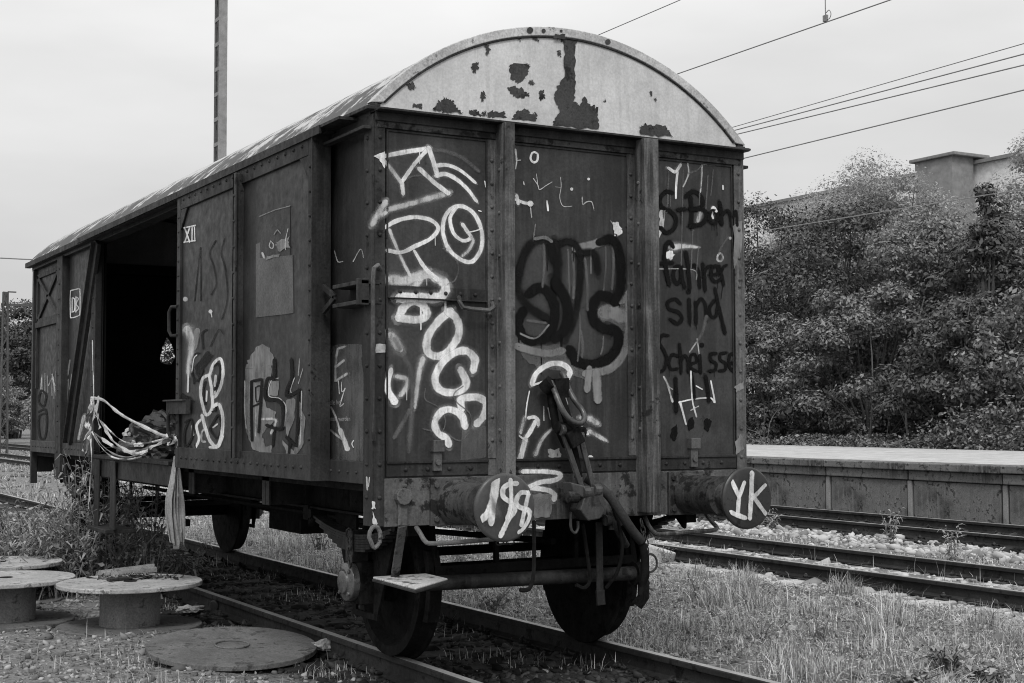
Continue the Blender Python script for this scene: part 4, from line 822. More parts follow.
# ------------------------------------------------------------------ ground
def gh(x, y):
    x = np.asarray(x, float); y = np.asarray(y, float)
    n = .018*np.sin(x*2.1+1.3*np.sin(y*1.7))+.014*np.sin(y*2.9+x*1.1)+.010*np.sin(x*5.3-y*4.1)
    sm = lambda a, b, t: np.clip((t-a)/(b-a), 0, 1)**2*(3-2*np.clip((t-a)/(b-a), 0, 1))
    z = -.150+n
    z = z+.035*sm(1.2, 2.2, x)*(1-sm(3.8, 4.8, x))
    z = z-.03*sm(7.4, 7.9, x)*(1-sm(9.2, 9.7, x))
    near = np.minimum.reduce([np.abs(x-0), np.abs(x-6.185), np.abs(x-10.75)])
    return np.where(near < 1.05, -.168+.25*n, np.where(near < 1.6, -.168+.25*n+(z+.168-.25*n)*(near-1.05)/.55, z))
def hmod(x, y): return .55+.75*np.clip(.5+.5*(np.sin(x*2.7+1.1*np.sin(y*1.9))*np.sin(y*2.3+.7*x)+.5*np.sin(x*5.1-y*3.7)), 0, 1.3)
def axis_pts(c, near, n, far, k):
    a = np.linspace(-near, near, n)+c; b = near*(far/near)**(np.arange(1, k+1)/k)
    return np.concatenate([c-b[::-1], a, c+b])
gx = axis_pts(3, 12, 230, 2500, 26); gy = axis_pts(6, 16, 260, 2500, 26)
GX, GY = np.meshgrid(gx, gy); V = np.stack([GX, GY, gh(GX, GY)], -1).reshape(-1, 3); nx, ny = len(gx), len(gy)
ii = (np.arange(ny-1)[:, None]*nx+np.arange(nx-1)[None]).ravel(); F = np.stack([ii, ii+1, ii+nx+1, ii+nx], 1)
m, nt, b = nodes('gravelly_soil'); o = texco(nt)
vo = nt.nodes.new('ShaderNodeTexVoronoi'); vo.inputs['Scale'].default_value = 26; L(nt, o, vo.inputs['Vector'])
sp = nt.nodes.new('ShaderNodeSeparateXYZ'); L(nt, vo.outputs['Color'], sp.inputs[0])
sx2 = nt.nodes.new('ShaderNodeSeparateXYZ'); L(nt, o, sx2.inputs[0])
n1 = noise(nt, o, .9, 6, .6); n2 = noise(nt, o, 9, 8, .7); n3 = noise(nt, o, 60, 4, .7)
c = mixv(nt, mrange(nt, n2, .35, .65, 0, 1, True), mrange(nt, sp.outputs[0], 0, 1, .10, .34), .13)
c = mixv(nt, mrange(nt, n1, .42, .6, 0, .75, True), c, mrange(nt, n3, .25, .75, .09, .28))
bed = mrange(nt, mth(nt, 'ABSOLUTE', sx2.outputs[0], 0), 1.0, 1.5, 0, 1, True)       # oil and brake dust stay on the bed of the wagon's track
c = mth(nt, 'MULTIPLY', c, mixv(nt, bed, .26, 1.))
cc = nt.nodes.new('ShaderNodeCombineColor'); [L(nt, c, cc.inputs[i]) for i in range(3)]
L(nt, cc.outputs[0], b.inputs['Base Color']); b.inputs['Roughness'].default_value = .95; b.inputs['Specular IOR Level'].default_value = .1
bump(nt, b, mth(nt, 'ADD', vo.outputs['Distance'], mth(nt, 'MULTIPLY', n2, .8)), .8, .03)
M['soil'] = m
tag(rawmesh('ground', V, F, 'soil', smooth=True), kind='structure')

# ------------------------------------------------------------------ scatter helpers
def ico():
    t = (1+5**.5)/2; v = np.array([(-1, t, 0), (1, t, 0), (-1, -t, 0), (1, -t, 0), (0, -1, t), (0, 1, t), (0, -1, -t), (0, 1, -t), (t, 0, -1), (t, 0, 1), (-t, 0, -1), (-t, 0, 1)], float)
    f = np.array([(0, 11, 5), (0, 5, 1), (0, 1, 7), (0, 7, 10), (0, 10, 11), (1, 5, 9), (5, 11, 4), (11, 10, 2), (10, 7, 6), (7, 1, 8), (3, 9, 4), (3, 4, 2), (3, 2, 6), (3, 6, 8), (3, 8, 9), (4, 9, 5), (2, 4, 11), (6, 2, 10), (8, 6, 7), (9, 8, 1)])
    return v/np.linalg.norm(v[0]), f
IV, IF = ico()
def stones(name, mat, x, y, size, z=None):
    n = len(x); s = size*np.exp(rng.normal(0, .35, n)); sc = np.stack([s*rng.uniform(.7, 1.3, n), s*rng.uniform(.7, 1.3, n), s*rng.uniform(.45, .8, n)], 1)
    P = IV[None]*(1+rng.normal(0, .2, (n, 12, 1)))*sc[:, None]
    a = rng.uniform(0, 2*PI, n); ca, sa = np.cos(a)[:, None], np.sin(a)[:, None]; tl = rng.normal(0, .35, n)[:, None]
    X = P[..., 0]*ca-P[..., 1]*sa; Y = P[..., 0]*sa+P[..., 1]*ca; Z = P[..., 2]+X*tl
    zz = (gh(x, y) if z is None else z)
    V = np.stack([X+x[:, None], Y+y[:, None], Z+zz[:, None]+s[:, None]*.2], -1).reshape(-1, 3)
    F = (np.arange(n)[:, None, None]*12+IF[None]).reshape(-1, 3)
    return tag(rawmesh(name, V, F, mat), kind='stuff')
def U(a, b, n): return rng.uniform(a, b, n)
def near_y(n, y0, y1, p=1.7): return y0+(y1-y0)*rng.uniform(0, 1, n)**p
def clumpy(x, y, f=.9, cut=.0, seed=0):
    v = np.sin(x*f*2.3+seed)+np.sin(y*f*1.9+1.7*seed+np.sin(x*f*1.3))+np.sin((x+y)*f*3.1+seed*2.2)*.7
    return v > cut
def grass(name, mat, x, y, hmin, hmax, w=.0035, lean=.45):
    n = len(x); h = hmin+(hmax-hmin)*rng.uniform(0, 1, n)**1.8; h = h*hmod(x, y); a = rng.uniform(0, 2*PI, n); t = np.stack([np.cos(a), np.sin(a)], 1)
    s = np.stack([-t[:, 1], t[:, 0]], 1); ln = np.abs(rng.normal(0, lean, n)); ww = w*rng.uniform(.6, 1.5, n)
    b = np.stack([x, y, gh(x, y)-.005], 1); V = np.zeros((n, 6, 3))
    for k, (f, q) in enumerate(((0, 1), (.55, .8), (1, .12))):
        off = np.concatenate([t*(h*ln*f**2)[:, None], (h*f*(1-.25*ln*f))[:, None]], 1)
        for j, sg in enumerate((-1, 1)): V[:, k*2+j] = b+off; V[:, k*2+j, :2] += sg*s*(ww*q)[:, None]
    F = (np.arange(n)[:, None, None]*6+np.array([(0, 1, 3, 2), (2, 3, 5, 4)])[None]).reshape(-1, 4)
    return tag(rawmesh(name, V.reshape(-1, 3), F, mat), kind='stuff')
def leafquads(P, size, up=.6, asp=.55, bias=None):
    n = len(P); nr = rng.normal(0, 1, (n, 3))
    if bias is None: nr[:, 2] = np.abs(nr[:, 2])+up
    else: nr = nr*.40+bias
    nr /= np.linalg.norm(nr, axis=1)[:, None]
    a = np.cross(nr, rng.normal(0, 1, (n, 3))); a /= np.linalg.norm(a, axis=1)[:, None]; b = np.cross(nr, a)
    s = (size*np.exp(rng.normal(0, .3, n)))[:, None]
    V = np.stack([P-a*s*.5, P+b*s*asp*.5-nr*s*.07, P+a*s*.5, P-b*s*asp*.5-nr*s*.07], 1).reshape(-1, 3)
    return V, np.arange(4*n).reshape(-1, 4)

# ------------------------------------------------------------------ tracks
def track(label, cx, y0, y1, sl_mat, sy0, sy1, pitch, clips, gauge=.7535, lift=0):
    T = thing('railway_track', label, 'railway track', (cx, 0, -.17))
    for sx in (-1, 1):
        x = cx+sx*gauge; m = MB()
        pr = [(-.0625, -.15), (.0625, -.15), (.0625, -.138), (.012, -.118), (.0085, -.045), (.034, -.036), (.034, -.006), (.028, 0), (-.028, 0), (-.034, -.006), (-.034, -.036), (-.0085, -.045), (-.012, -.118), (-.0625, -.138)]
        m.prism([(x+a, y0, z) for a, z in pr], (0, y1-y0, 0)); m.box(x-.027, x+.027, y0+.01, y1-.01, -.001, .0012, 1)
        m.build('rail', ['rail', 'railtop'], T)
    m = MB(); conc = sl_mat == 'sleeper_concrete'; ys = sy0
    if conc:
        for sx in (-1, 1):
            a, b_, c_ = sx*1.3, sx*.45, sx*.0
            m.prism([(cx+a, -.14, -.22), (cx+a, .14, -.22), (cx+a, .11, -.155), (cx+a, -.11, -.155)], (b_-a, 0, 0)); m.prism([(cx+b_, -.11, -.23), (cx+b_, .11, -.23), (cx+b_, .09, -.18), (cx+b_, -.09, -.18)], (c_-b_, 0, 0))
    else: m.box(cx-1.25, cx+1.25, -.12, .12, -.25, -.153)
    for sx in (-1, 1):
        for si in (-1, 1):
            x = cx+sx*gauge+si*.1; m.box(x-.06, x+.06, -.07, .07, -.156, -.138, 1); m.cyl((x, 0, -.14), (x, 0, -.085), .016, 6, mi=1); m.cyl((x, 0, -.125), (x, 0, -.10), .026, 6, mi=1); m.bar((x, -.04, -.12), (x-si*.05, -.04, -.128), .03, .02, mi=1); m.bar((x, .04, -.12), (x-si*.05, .04, -.128), .03, .02, mi=1)
    sp_ = m.build('sleeper', [sl_mat, 'rust'], T, bevel=.008); sp_.location.y += ys
    k = 1
    while ys+k*pitch < sy1:
        dup(sp_, T, (sp_.location.x, sp_.location.y+k*pitch+random.uniform(-.02, .02), sp_.location.z)); k += 1
    return T
track('rusty track with dark timber sleepers that the goods wagon stands on', 0, -30, 140, 'wood_dark', -4.0, 16, .64, True)
track('middle track with pale concrete sleepers in light ballast beyond the grass strip', 6.185, -30, 160, 'sleeper_concrete', -3.0, 38, .63, True, .735)
track('farther track running right along the foot of the platform wall', 10.75, -30, 160, 'wood_dark', -1.0, 38, .65, True)

# ------------------------------------------------------------------ ballast, grass
x, y = U(-5, -1.0, 13000), near_y(13000, -3, 10); k = clumpy(x, y, 1.1, -.9, 1); stones('gravel', 'stone', x[k], y[k], .014)
x, y = U(-3.4, -1.0, 220), U(0, 6, 220); stones('gravel', 'stone', x, y, .026)
x, y = U(-1.3, 1.2, 11000), near_y(11000, -4, 14, 1.4); stones('ballast', 'stone_dark', x, y, .024)
x, y = U(4.75, 7.6, 17000), near_y(17000, -3, 40); k = (np.abs(np.abs(x-6.185)-.735) > .08); stones('ballast', 'stone_pale', x[k], y[k], .030, gh(x[k], y[k])-.018)
x, y = rng.normal(9.15, .25, 6500), near_y(6500, -1, 40); stones('ballast', 'stone_pale', x, y, .036)
x, y = U(9.4, 12.5, 7000), near_y(7000, 1, 40); k = (np.abs(np.abs(x-10.75)-.7535) > .08); stones('ballast', 'stone_dark', x[k], y[k], .035)
x, y = U(1.0, 4.9, 9000), near_y(9000, -5, 25, 1.2); stones('gravel', 'stone', x, y, .022)
x, y = U(-1.5, 14, 9000), U(14, 70, 9000); stones('gravel', 'stone', x, y, .04)
# grass
n = 230000; x, y = U(.95, 5.0, n), near_y(n, -6.5, 24, 1.9)
k = (clumpy(x, y, 1.1, -1.25, 2) & ((y < 2.5) | clumpy(x, y, 1.7, .15, 12) | (rng.uniform(0, 1, n) < .25)) & (rng.uniform(0, 1, n) < 1.2-.2*np.clip(x-1, 0, 5))); grass('grass', 'grass', x[k], y[k], .015, .11, .0032, 1.0)
tx, ty = U(1.0, 4.7, 130), near_y(130, -5, 14, 1.5); k = rng.integers(0, 130, 26000); x, y = tx[k]+rng.normal(0, .07, 26000), ty[k]+rng.normal(0, .07, 26000); grass('grass_tufts', 'grass', x, y, .06, .24, .0032, .8)
n = 6000; x, y = U(1.0, 4.6, n), near_y(n, -5, 16, 1.6); k = clumpy(x, y, 1.3, .3, 5); grass('tall_grass', 'grass', x[k], y[k], .10, .34, .0026, .7)
n = 110000; x, y = U(.95, 5.0, n), near_y(n, -6, 16, 1.8); P = np.stack([x, y, gh(x, y)+rng.uniform(0, .05, n)], 1)
k = clumpy(x, y, 1.0, -1.2, 9); V, F = leafquads(P[k], .021, .9, .65); tag(rawmesh('ground_cover', V, F, 'cover'), kind='stuff')
n = 34000; x, y = U(-4.6, -.9, n), near_y(n, -2, 8, 1.3); k = clumpy(x, y, 1.5, .5, 3) & (y < 2.3+rng.normal(0, .7, n)); grass('grass', 'grass', x[k], y[k], .02, .13, .003)
n = 26000; x, y = U(-7, -1.0, n), U(6, 40, n); k = clumpy(x, y, .9, -.3, 4); grass('grass', 'grass', x[k], y[k], .05, .35, .006)
n = 9000; x, y = U(-1.2, 1.2, n), near_y(n, -4, 9, 1.2); k = clumpy(x, y, 1.6, .7, 6); grass('grass', 'grass', x[k], y[k], .02, .12, .0025)
n = 15000; x, y = U(1, 5, n), U(12, 60, n); k = clumpy(x, y, .6, .0, 7); grass('grass', 'grass', x[k], y[k], .04, .22, .008)
n = 60000; x, y = U(7.1, 9.3, n), near_y(n, -1, 40, 1.6); k = clumpy(x, y, .8, -1.2, 8) & (x < 8.75+rng.normal(0, .25, n)); grass('grass', 'grass', x[k], y[k], .015, .06, .007, 1.)
n = 1500; x, y = U(5.0, 7.4, n), near_y(n, -2, 30, 1.5); grass('grass', 'grass', x, y, .05, .22, .004)
n = 5200; x, y = U(.95, 5.0, n), near_y(n, -6, 16, 1.7); a = rng.uniform(0, PI, n); l = rng.uniform(.03, .14, n); zc = gh(x, y)+rng.uniform(.01, .06, n); dz = rng.uniform(-.03, .03, n)
V = np.stack([np.stack([x-np.cos(a)*l, y-np.sin(a)*l, zc-dz], 1), np.stack([x-np.cos(a)*l+.004*np.sin(a), y-np.sin(a)*l-.004*np.cos(a), zc-dz+.002], 1), np.stack([x+np.cos(a)*l, y+np.sin(a)*l, zc+dz], 1), np.stack([x+np.cos(a)*l-.003*np.sin(a), y+np.sin(a)*l+.003*np.cos(a), zc+dz+.002], 1)], 1).reshape(-1, 3)
tag(rawmesh('straw', V, np.arange(4*n).reshape(-1, 4), 'straw'), kind='stuff')
n = 16000; x, y = U(-4.2, -1.15, n), U(6.0, 13, n); k = clumpy(x, y, 1.2, -.9, 3); P = np.stack([x, y, gh(x, y)+rng.uniform(0, 1, n)**1.4*(.22+.25*hmod(x, y))], 1)[k]; V, F = leafquads(P, .085, .5, .3); tag(rawmesh('ground_cover', V, F, 'weed'), kind='stuff')
# leaf litter and straw in front of the wagon
n = 4500; x, y = U(-4, 1.2, n), near_y(n, -3, 9); P = np.stack([x, y, gh(x, y)+rng.uniform(.005, .03, n)], 1); V, F = leafquads(P, .03, 1.5, .4); tag(rawmesh('leaf_litter', V, F, 'litter'), kind='stuff')

# ------------------------------------------------------------------ platform
PX, PZ = 12.62, .76
P_ = thing('station_platform', 'long low concrete platform with weathered wall panels below the shrubs', 'platform', (PX, 15, -.17))
MB().box(PX+.3, PX+8.1, -12, 48, -.2, PZ-.004).build('deck', 'deck', P_)
MB().box(PX+.22, PX+.3, -12, 48, -.2, PZ-.06).build('core_wall', 'wood_dark', P_)
y = -12.; k = 0
wp = MB().box(PX+.12, PX+.22, .085, 1.895, -.18, PZ-.28).build('wall_panel', 'concrete', P_, bevel=.012); wp.data.transform(Matrix.Translation((0, 15, 0))); 
wb = MB().box(PX+.06, PX+.22, .015, 1.965, PZ-.27, PZ-.11).build('wall_beam', 'concrete', P_, bevel=.015); wb.data.transform(Matrix.Translation((0, 15, 0)))
cs = MB().box(PX, PX+.62, .006, 1.974, PZ-.105, PZ+.012).build('coping_stone', 'coping', P_, bevel=.015); cs.data.transform(Matrix.Translation((0, 15, 0)))
ps = MB().box(PX+.115, PX+.22, -.045, .055, -.18, PZ-.285).build('wall_post', 'joint', P_, bevel=.01); ps.data.transform(Matrix.Translation((0, 15, 0)))
for k in range(30):
    y = -12+k*1.98-15
    for i, q in enumerate((wp, wb, cs, ps)):
        o = q if k == 0 else dup(q, P_)
        o.location = (random.uniform(-.012, .012), y, random.uniform(-.008, .008) if i == 2 else 0)
# ------------------------------------------------------------------ buildings beyond the shrubs
BX = 40.
pa, pb = at(1007, 156, 0, BX), at(744.6, 206.7, 0, BX); hz = (pa.z+pb.z)/2
B_ = thing('apartment_block', 'long flat roofed pale building showing above the shrubs', 'building', (BX+7, 35, 0))
MB().box(BX, BX+14, 4, 75, -.3, hz-.14).build('wall', 'plaster', B_)
MB().box(BX-.2, BX+14.3, 3.6, 75.4, hz-.14, hz).build('roof', 'slab', B_)
m = MB().box(-.06, .04, 0, 1.5, 0, 1.5); wn = m.build('window', 'plaster_grey', B_); wn.data.transform(Matrix.Translation((BX+7, 35, 0)))
m = MB().box(-.075, -.062, .08, 1.42, .08, 1.42); wg = m.build('pane', 'glass', wn); wg.data.transform(Matrix.Translation((BX+7, 35, 0)))
first = True
for fl in range(3):
    for j in range(22):
        o = wn if first else dup(wn, B_); first = False
        o.location = (-7, 4+1.8+j*3.2-35, 1.4+fl*3.3)
TX = 38.6
c0, c1 = at(952, 160, 0, TX), at(915, 168, 0, TX); zt = at(952, 152, 0, TX).z
T_ = thing('stair_tower', 'square grey stair tower with an overhanging flat roof slab above the shrubs', 'tower', (TX+1, (c0.y+c1.y)/2, 0))
xr = at(961, 170, 1, c0.y).x
MB().box(TX, max(xr, TX+1.2), c0.y, c1.y, -.3, zt-.14).build('wall', 'plaster_grey', T_)
xs = at(989, 156, 1, c0.y-.2).x
MB().box(TX-.15, xs, c0.y-.25, c1.y+.2, zt-.14, zt).build('roof_slab', 'slab', T_, bevel=.03)

# ------------------------------------------------------------------ masts and wires
pm_ = at(220, 155, 0, 8.25); my = pm_.y
K_ = thing('catenary_mast', 'tall steel mast of two channels joined by batten plates rising behind the wagon roof', 'mast', (8.25, my, -.17))
m = MB()
dx, dy = .125, .2
for sy in (-1, 1): m.box(8.25-dx, 8.25+dx, my+sy*dy-.012, my+sy*dy+.012, -.3, 17)
m.build('channel', 'mast', K_)
m = MB()
for sy in (-1, 1):
    for sx in (-1, 1): m.box(8.25+sx*(dx-.012)-.006, 8.25+sx*(dx-.012)+.006, my+sy*dy-sy*.07-.06, my+sy*dy-sy*.07+.055, -.3, 17)
m.build('flange', 'mast_dark', K_)
bp_ = None; z = .6
while z < 17:
    for sx in (-1, 1):
        if bp_ is None: bp_ = q_ = MB().box(8.25-.006, 8.25+.006, my-dy, my+dy, 0, .11).build('batten_plate', 'mast', K_)
        else: q_ = dup(bp_, K_)
        q_.location = (sx*dx, 0, z)
    z += .73
lm = at(5, 330, 0, 8.25); ly = lm.y; lz = at(5, 292, 0, 8.25).z; lx = 8.25
K2_ = thing('lattice_mast', 'distant lattice mast with a crossarm carrying insulators left of the wagon', 'mast', (lx, ly, -.17))
m = MB(); hw = lambda z: .18-.08*(z/lz)
for sx in (-1, 1):
    for sy in (-1, 1): m.bar((lx+sx*hw(0), ly+sy*hw(0), -.3), (lx+sx*hw(lz), ly+sy*hw(lz), lz), .05, .05)
z = 0; s = 1
while z < lz-.5:
    for sy in (-1, 1): m.bar((lx-s*hw(z), ly+sy*hw(z), z), (lx+s*hw(z+.5), ly+sy*hw(z+.5), z+.5), .035, .035)
    for sx in (-1, 1): m.bar((lx+sx*hw(z), ly-s*hw(z), z), (lx+sx*hw(z+.5), ly+s*hw(z+.5), z+.5), .035, .035)
    z += .5; s = -s
m.build('lattice', 'mast_dark', K2_)
m = MB(); za = at(10, 303, 0, lx).z; xe = lx+1.45
m.bar((lx-.2, ly, za), (xe, ly, za), .1, .12); m.bar((lx, ly, za+.0), (lx, ly, lz), .08, .08); m.bar((lx+.1, ly, lz), (lx+.5, ly, lz), .06, .06); m.build('crossarm', 'mast_dark', K2_)
m = MB()
for x0 in (lx+.35, lx+1.0):
    m.tube([(x0-.17, ly, za-.05), (x0, ly, za-.45)], .045, 6); m.tube([(x0+.17, ly, za-.05), (x0, ly, za-.45)], .045, 6)
m.build('insulator', 'mast_dark', K2_)
def wire(p, q, e0, e1, r, label, cat='wire', ax=0):
    d = (q-p); a, b_ = p-d*e0, q+d*e1; n = 12; L_ = (b_-a).length
    mid = a.lerp(b_, .5); o = MB().tube([a.lerp(b_, i/n)-mid for i in range(n+1)], r, 6).build('overhead_wire', 'wire', None, loc=mid)
    return tag(o, label, cat, 'overhead wires of the tracks')
wire(at(680, 73, 0, 6.2), at(890, 0, 0, 6.2), 3.2, .6, 0.0074, 'contact wire starting halfway up the right side of the roof arch')
wire(at(603, 33, 0, 6.2), at(680, 0, 0, 6.2), 2.5, 1.2, 0.0066, 'topmost wire leaving the roof arch near its crown')
wire(at(745, 158, 0, 10.75), at(1024, 90, 0, 10.75), 2.4, .8, 0.0098, 'lowest overhead wire, leaving the wagon at the eave corner')
wire(at(730, 128, 0, 10.75), at(1024, 43.5, 0, 10.75), .8, .6, 0.0070, 'uppermost of the three wires that leave the right foot of the roof arch together')
wire(at(734, 130.5, 0, 10.75), at(1024, 54, 0, 10.75), .9, .6, 0.0094, 'middle of the three wires that leave the right foot of the roof arch together')
wire(at(738, 134, 0, 10.75), at(1024, 65, 0, 10.75), 1.5, .8, 0.0094, 'lowest of the three wires that leave the right foot of the roof arch together')
wire(at(744, 234, 0, 18.5), at(856, 216, 0, 18.5), 1., 1.6, .011, 'thin pale cable slung in front of the shrubs')
wire(at(-60, 255, 1, 64), at(60, 261, 1, 64), .3, .6, .03, 'far wire ending at the eave of the far wagon end', ax=1)
a = at(825.5, 20.5, 0, 6.2); b_ = at(824.5, -60, 0, 6.2); m = MB().tube([a, b_], .006, 6).box(a.x-.015, a.x+.015, a.y-.03, a.y+.03, a.z-.01, a.z+.06)
m.tube(crom([at(x, y, 0, 6.2) for x, y in ((825.5, 18), (829, 19), (831, 14), (829, 10), (826, 13))], 4), .005, 6)
o = m.build('dropper', 'wire'); tag(o, 'short vertical dropper with a small loop on the contact wire', 'dropper')

# ------------------------------------------------------------------ trees and shrubs
def shrub(name, label, cat, x, y, h, w, mat, ncl, nleaf, size, group=None, base=0., low=.12, d=None, bark='bark', flat=.72, taper=.5, tight=.86):
    d = d or w; T = thing(name, label, cat, (x, y, base), group)
    C_ = []; 
    while len(C_) < ncl:
        p = rng.uniform(-1, 1, 3); r = np.linalg.norm(p)
        if r > 1 or r < .35: continue
        zz = low+(.93-low)*(p[2]*.5+.5); wid = 1-taper*max(0, zz-.45)/.55
        C_.append((p[0]*w/2*wid, p[1]*d/2*wid, zz*h, rng.uniform(.5, 1.25)))
    C_ = np.array(C_); m = MB(); nb = min(ncl, 26)
    for i in range(nb):
        c = C_[i]; q = [(c[0]*.12+random.uniform(-.1, .1), c[1]*.12+random.uniform(-.1, .1), -.1), (c[0]*.25, c[1]*.25, c[2]*.35), (c[0]*.65+random.uniform(-.15, .15), c[1]*.65, c[2]*.75), (c[0], c[1], c[2])]
        m.tube(crom([(a+x, b__+y, c_+base) for a, b__, c_ in q], 3), .010+.006*h, 5, taper=[1.25-1.1*t/9 for t in range(10)])
    m.build('trunk', bark, T)
    rc = .5*(w*d*h*.6/ncl)**(1/3)*tight; per = nleaf//ncl; P = []; G_ = []
    for c in C_:
        n = int(per*c[3]); r = rc*c[3]**.5*1.15; g_ = rng.normal(0, 1, (n, 3)); g_ /= np.linalg.norm(g_, axis=1)[:, None]; G_.append(g_.copy())
        g_ *= (rng.uniform(0, 1, n)**.30)[:, None]; g_[:, 2] = np.where(g_[:, 2] < 0, g_[:, 2]*.5, g_[:, 2]*flat)
        P.append(c[:3]+g_*r*(1+.16*np.clip(rng.normal(0, 1, (n, 1)), -2, .7)))
    P = np.concatenate(P); G_ = np.concatenate(G_); k = P[:, 2] > .02; P = P[k]; G_ = G_[k]
    V, F = leafquads(P, size, .0, .5, G_*.8+np.array([0, 0, .45])); rawmesh('crown', V, F, mat, T)
    return T
def top(px, py, X): p = at(px, py, 0, X); return p.x, p.y, p.z
GR = 'shrubs and trees behind the platform'
for px, py, X, w, mat, ncl, nl, nm, lab, low in (
    (775, 300, 23.2, 4.6, 'leaf', 26, 17000, 'shrub', 'mid grey shrub nearest the wagon corner, low over the platform edge', .04),
    (868, 262, 24.0, 5.6, 'leaf', 30, 22000, 'shrub', 'broad rounded shrub in the middle of the row over the platform', .16),
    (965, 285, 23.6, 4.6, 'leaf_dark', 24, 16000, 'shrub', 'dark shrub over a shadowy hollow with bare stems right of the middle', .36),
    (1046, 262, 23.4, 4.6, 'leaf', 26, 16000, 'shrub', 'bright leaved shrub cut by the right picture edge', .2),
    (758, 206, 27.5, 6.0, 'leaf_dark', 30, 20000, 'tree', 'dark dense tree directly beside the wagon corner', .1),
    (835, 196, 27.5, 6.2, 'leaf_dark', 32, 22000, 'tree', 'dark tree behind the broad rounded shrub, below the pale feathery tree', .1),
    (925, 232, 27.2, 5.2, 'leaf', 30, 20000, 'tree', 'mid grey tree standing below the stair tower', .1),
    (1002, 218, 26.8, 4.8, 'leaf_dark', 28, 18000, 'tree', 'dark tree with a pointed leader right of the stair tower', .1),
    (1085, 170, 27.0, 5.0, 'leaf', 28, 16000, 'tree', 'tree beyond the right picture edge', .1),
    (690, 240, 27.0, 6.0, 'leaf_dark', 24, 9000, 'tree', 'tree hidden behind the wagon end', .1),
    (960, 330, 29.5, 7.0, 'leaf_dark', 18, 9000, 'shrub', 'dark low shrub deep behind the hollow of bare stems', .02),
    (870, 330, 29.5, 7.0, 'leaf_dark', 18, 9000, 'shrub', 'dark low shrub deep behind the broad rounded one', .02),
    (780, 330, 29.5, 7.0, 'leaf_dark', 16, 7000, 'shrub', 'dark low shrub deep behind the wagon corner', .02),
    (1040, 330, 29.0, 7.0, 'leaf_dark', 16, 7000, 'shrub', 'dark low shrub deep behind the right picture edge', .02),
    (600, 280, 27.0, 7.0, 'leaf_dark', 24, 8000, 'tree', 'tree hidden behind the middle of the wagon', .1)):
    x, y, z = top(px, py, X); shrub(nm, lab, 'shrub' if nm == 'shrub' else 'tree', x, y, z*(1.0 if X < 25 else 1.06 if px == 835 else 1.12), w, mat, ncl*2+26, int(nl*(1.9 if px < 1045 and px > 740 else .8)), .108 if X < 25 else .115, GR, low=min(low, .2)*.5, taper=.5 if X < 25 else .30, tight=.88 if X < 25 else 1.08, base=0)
for px, py, X, w, ncl, nl, lab in ((866, 146, 32, 7.0, 34, 13000, 'pale feathery tree top rising highest left of the stair tower'), (1034, 136, 31, 4.2, 24, 9000, 'pale feathery tree right of the stair tower'), (940, 186, 33, 4.6, 22, 9000, 'thin pale foliage in front of the stair tower'), (806, 196, 33, 6.5, 26, 12000, 'pale foliage low between the wagon and the feathery tree'), (900, 168, 32.5, 5.4, 26, 12000, 'pale loose tree top between the feathery tree and the stair tower')):
    x, y, z = top(px, py, X); shrub('tree', lab, 'tree', x, y, z*1.05, w, 'leaf_pale', ncl*3, int(nl*3.6), .092, GR, low=.3, flat=1.1, taper=.6, tight=.95)
x, y, z = top(985, 163, 25.2); shrub('tree', 'slim dark sapling standing up against the pale wall right of the tower', 'tree', x, y, z, 1.0, 'leaf_dark', 14, 2200, .14, GR, low=.55, taper=.8)
# undergrowth at the back of the platform
def undergrowth(n, nleaf):
    x, y = U(20.9, 22.0, n), U(8, 30, n); m = MB()
    for a, b_ in zip(x, y):
        h = random.uniform(.3, 1.6); t = random.uniform(0, 2*PI); r = random.uniform(.3, 1.3)
        m.tube(crom([(a, b_, PZ-.1), (a+r*.3*math.cos(t), b_+r*.3*math.sin(t), PZ+h*.7), (a+r*math.cos(t), b_+r*math.sin(t), PZ+h*random.uniform(.85, 1.3))], 3), .011, 4)
    tag(m.build('dead_stems', 'twig'), kind='stuff')
    x, y = rng.normal(21.6, .45, nleaf), U(7, 28, nleaf); hgt = (.30+1.15/(1+np.exp((y-17.0)*1.6)))*(.65+.35*np.sin(y*2.3+np.sin(y*.9)))
    P = np.stack([x, y, PZ+rng.uniform(0, 1, nleaf)**1.3*hgt], 1); V, F = leafquads(P, .085); tag(rawmesh('undergrowth', V, F, 'leaf'), kind='stuff')
undergrowth(26, 30000)
for i, px in enumerate((868, 912, 948, 978)):
    p = at(px, 445, 0, 22.8); m = MB()
    m.tube(crom([(p.x, p.y, .3), (p.x+.1, p.y+random.uniform(-.3, .3), 1.6), (p.x+.2, p.y+random.uniform(-.8, .8), 3.2), (p.x+.4, p.y+random.uniform(-1, 1), 4.6)], 4), .035, 5, taper=[1-.06*t for t in range(13)])
    tag(m.build('bare_stem', 'twig'), 'bare stem arching up out of the dark hollow under the shrubs', 'stem', 'bare stems under the shrubs')
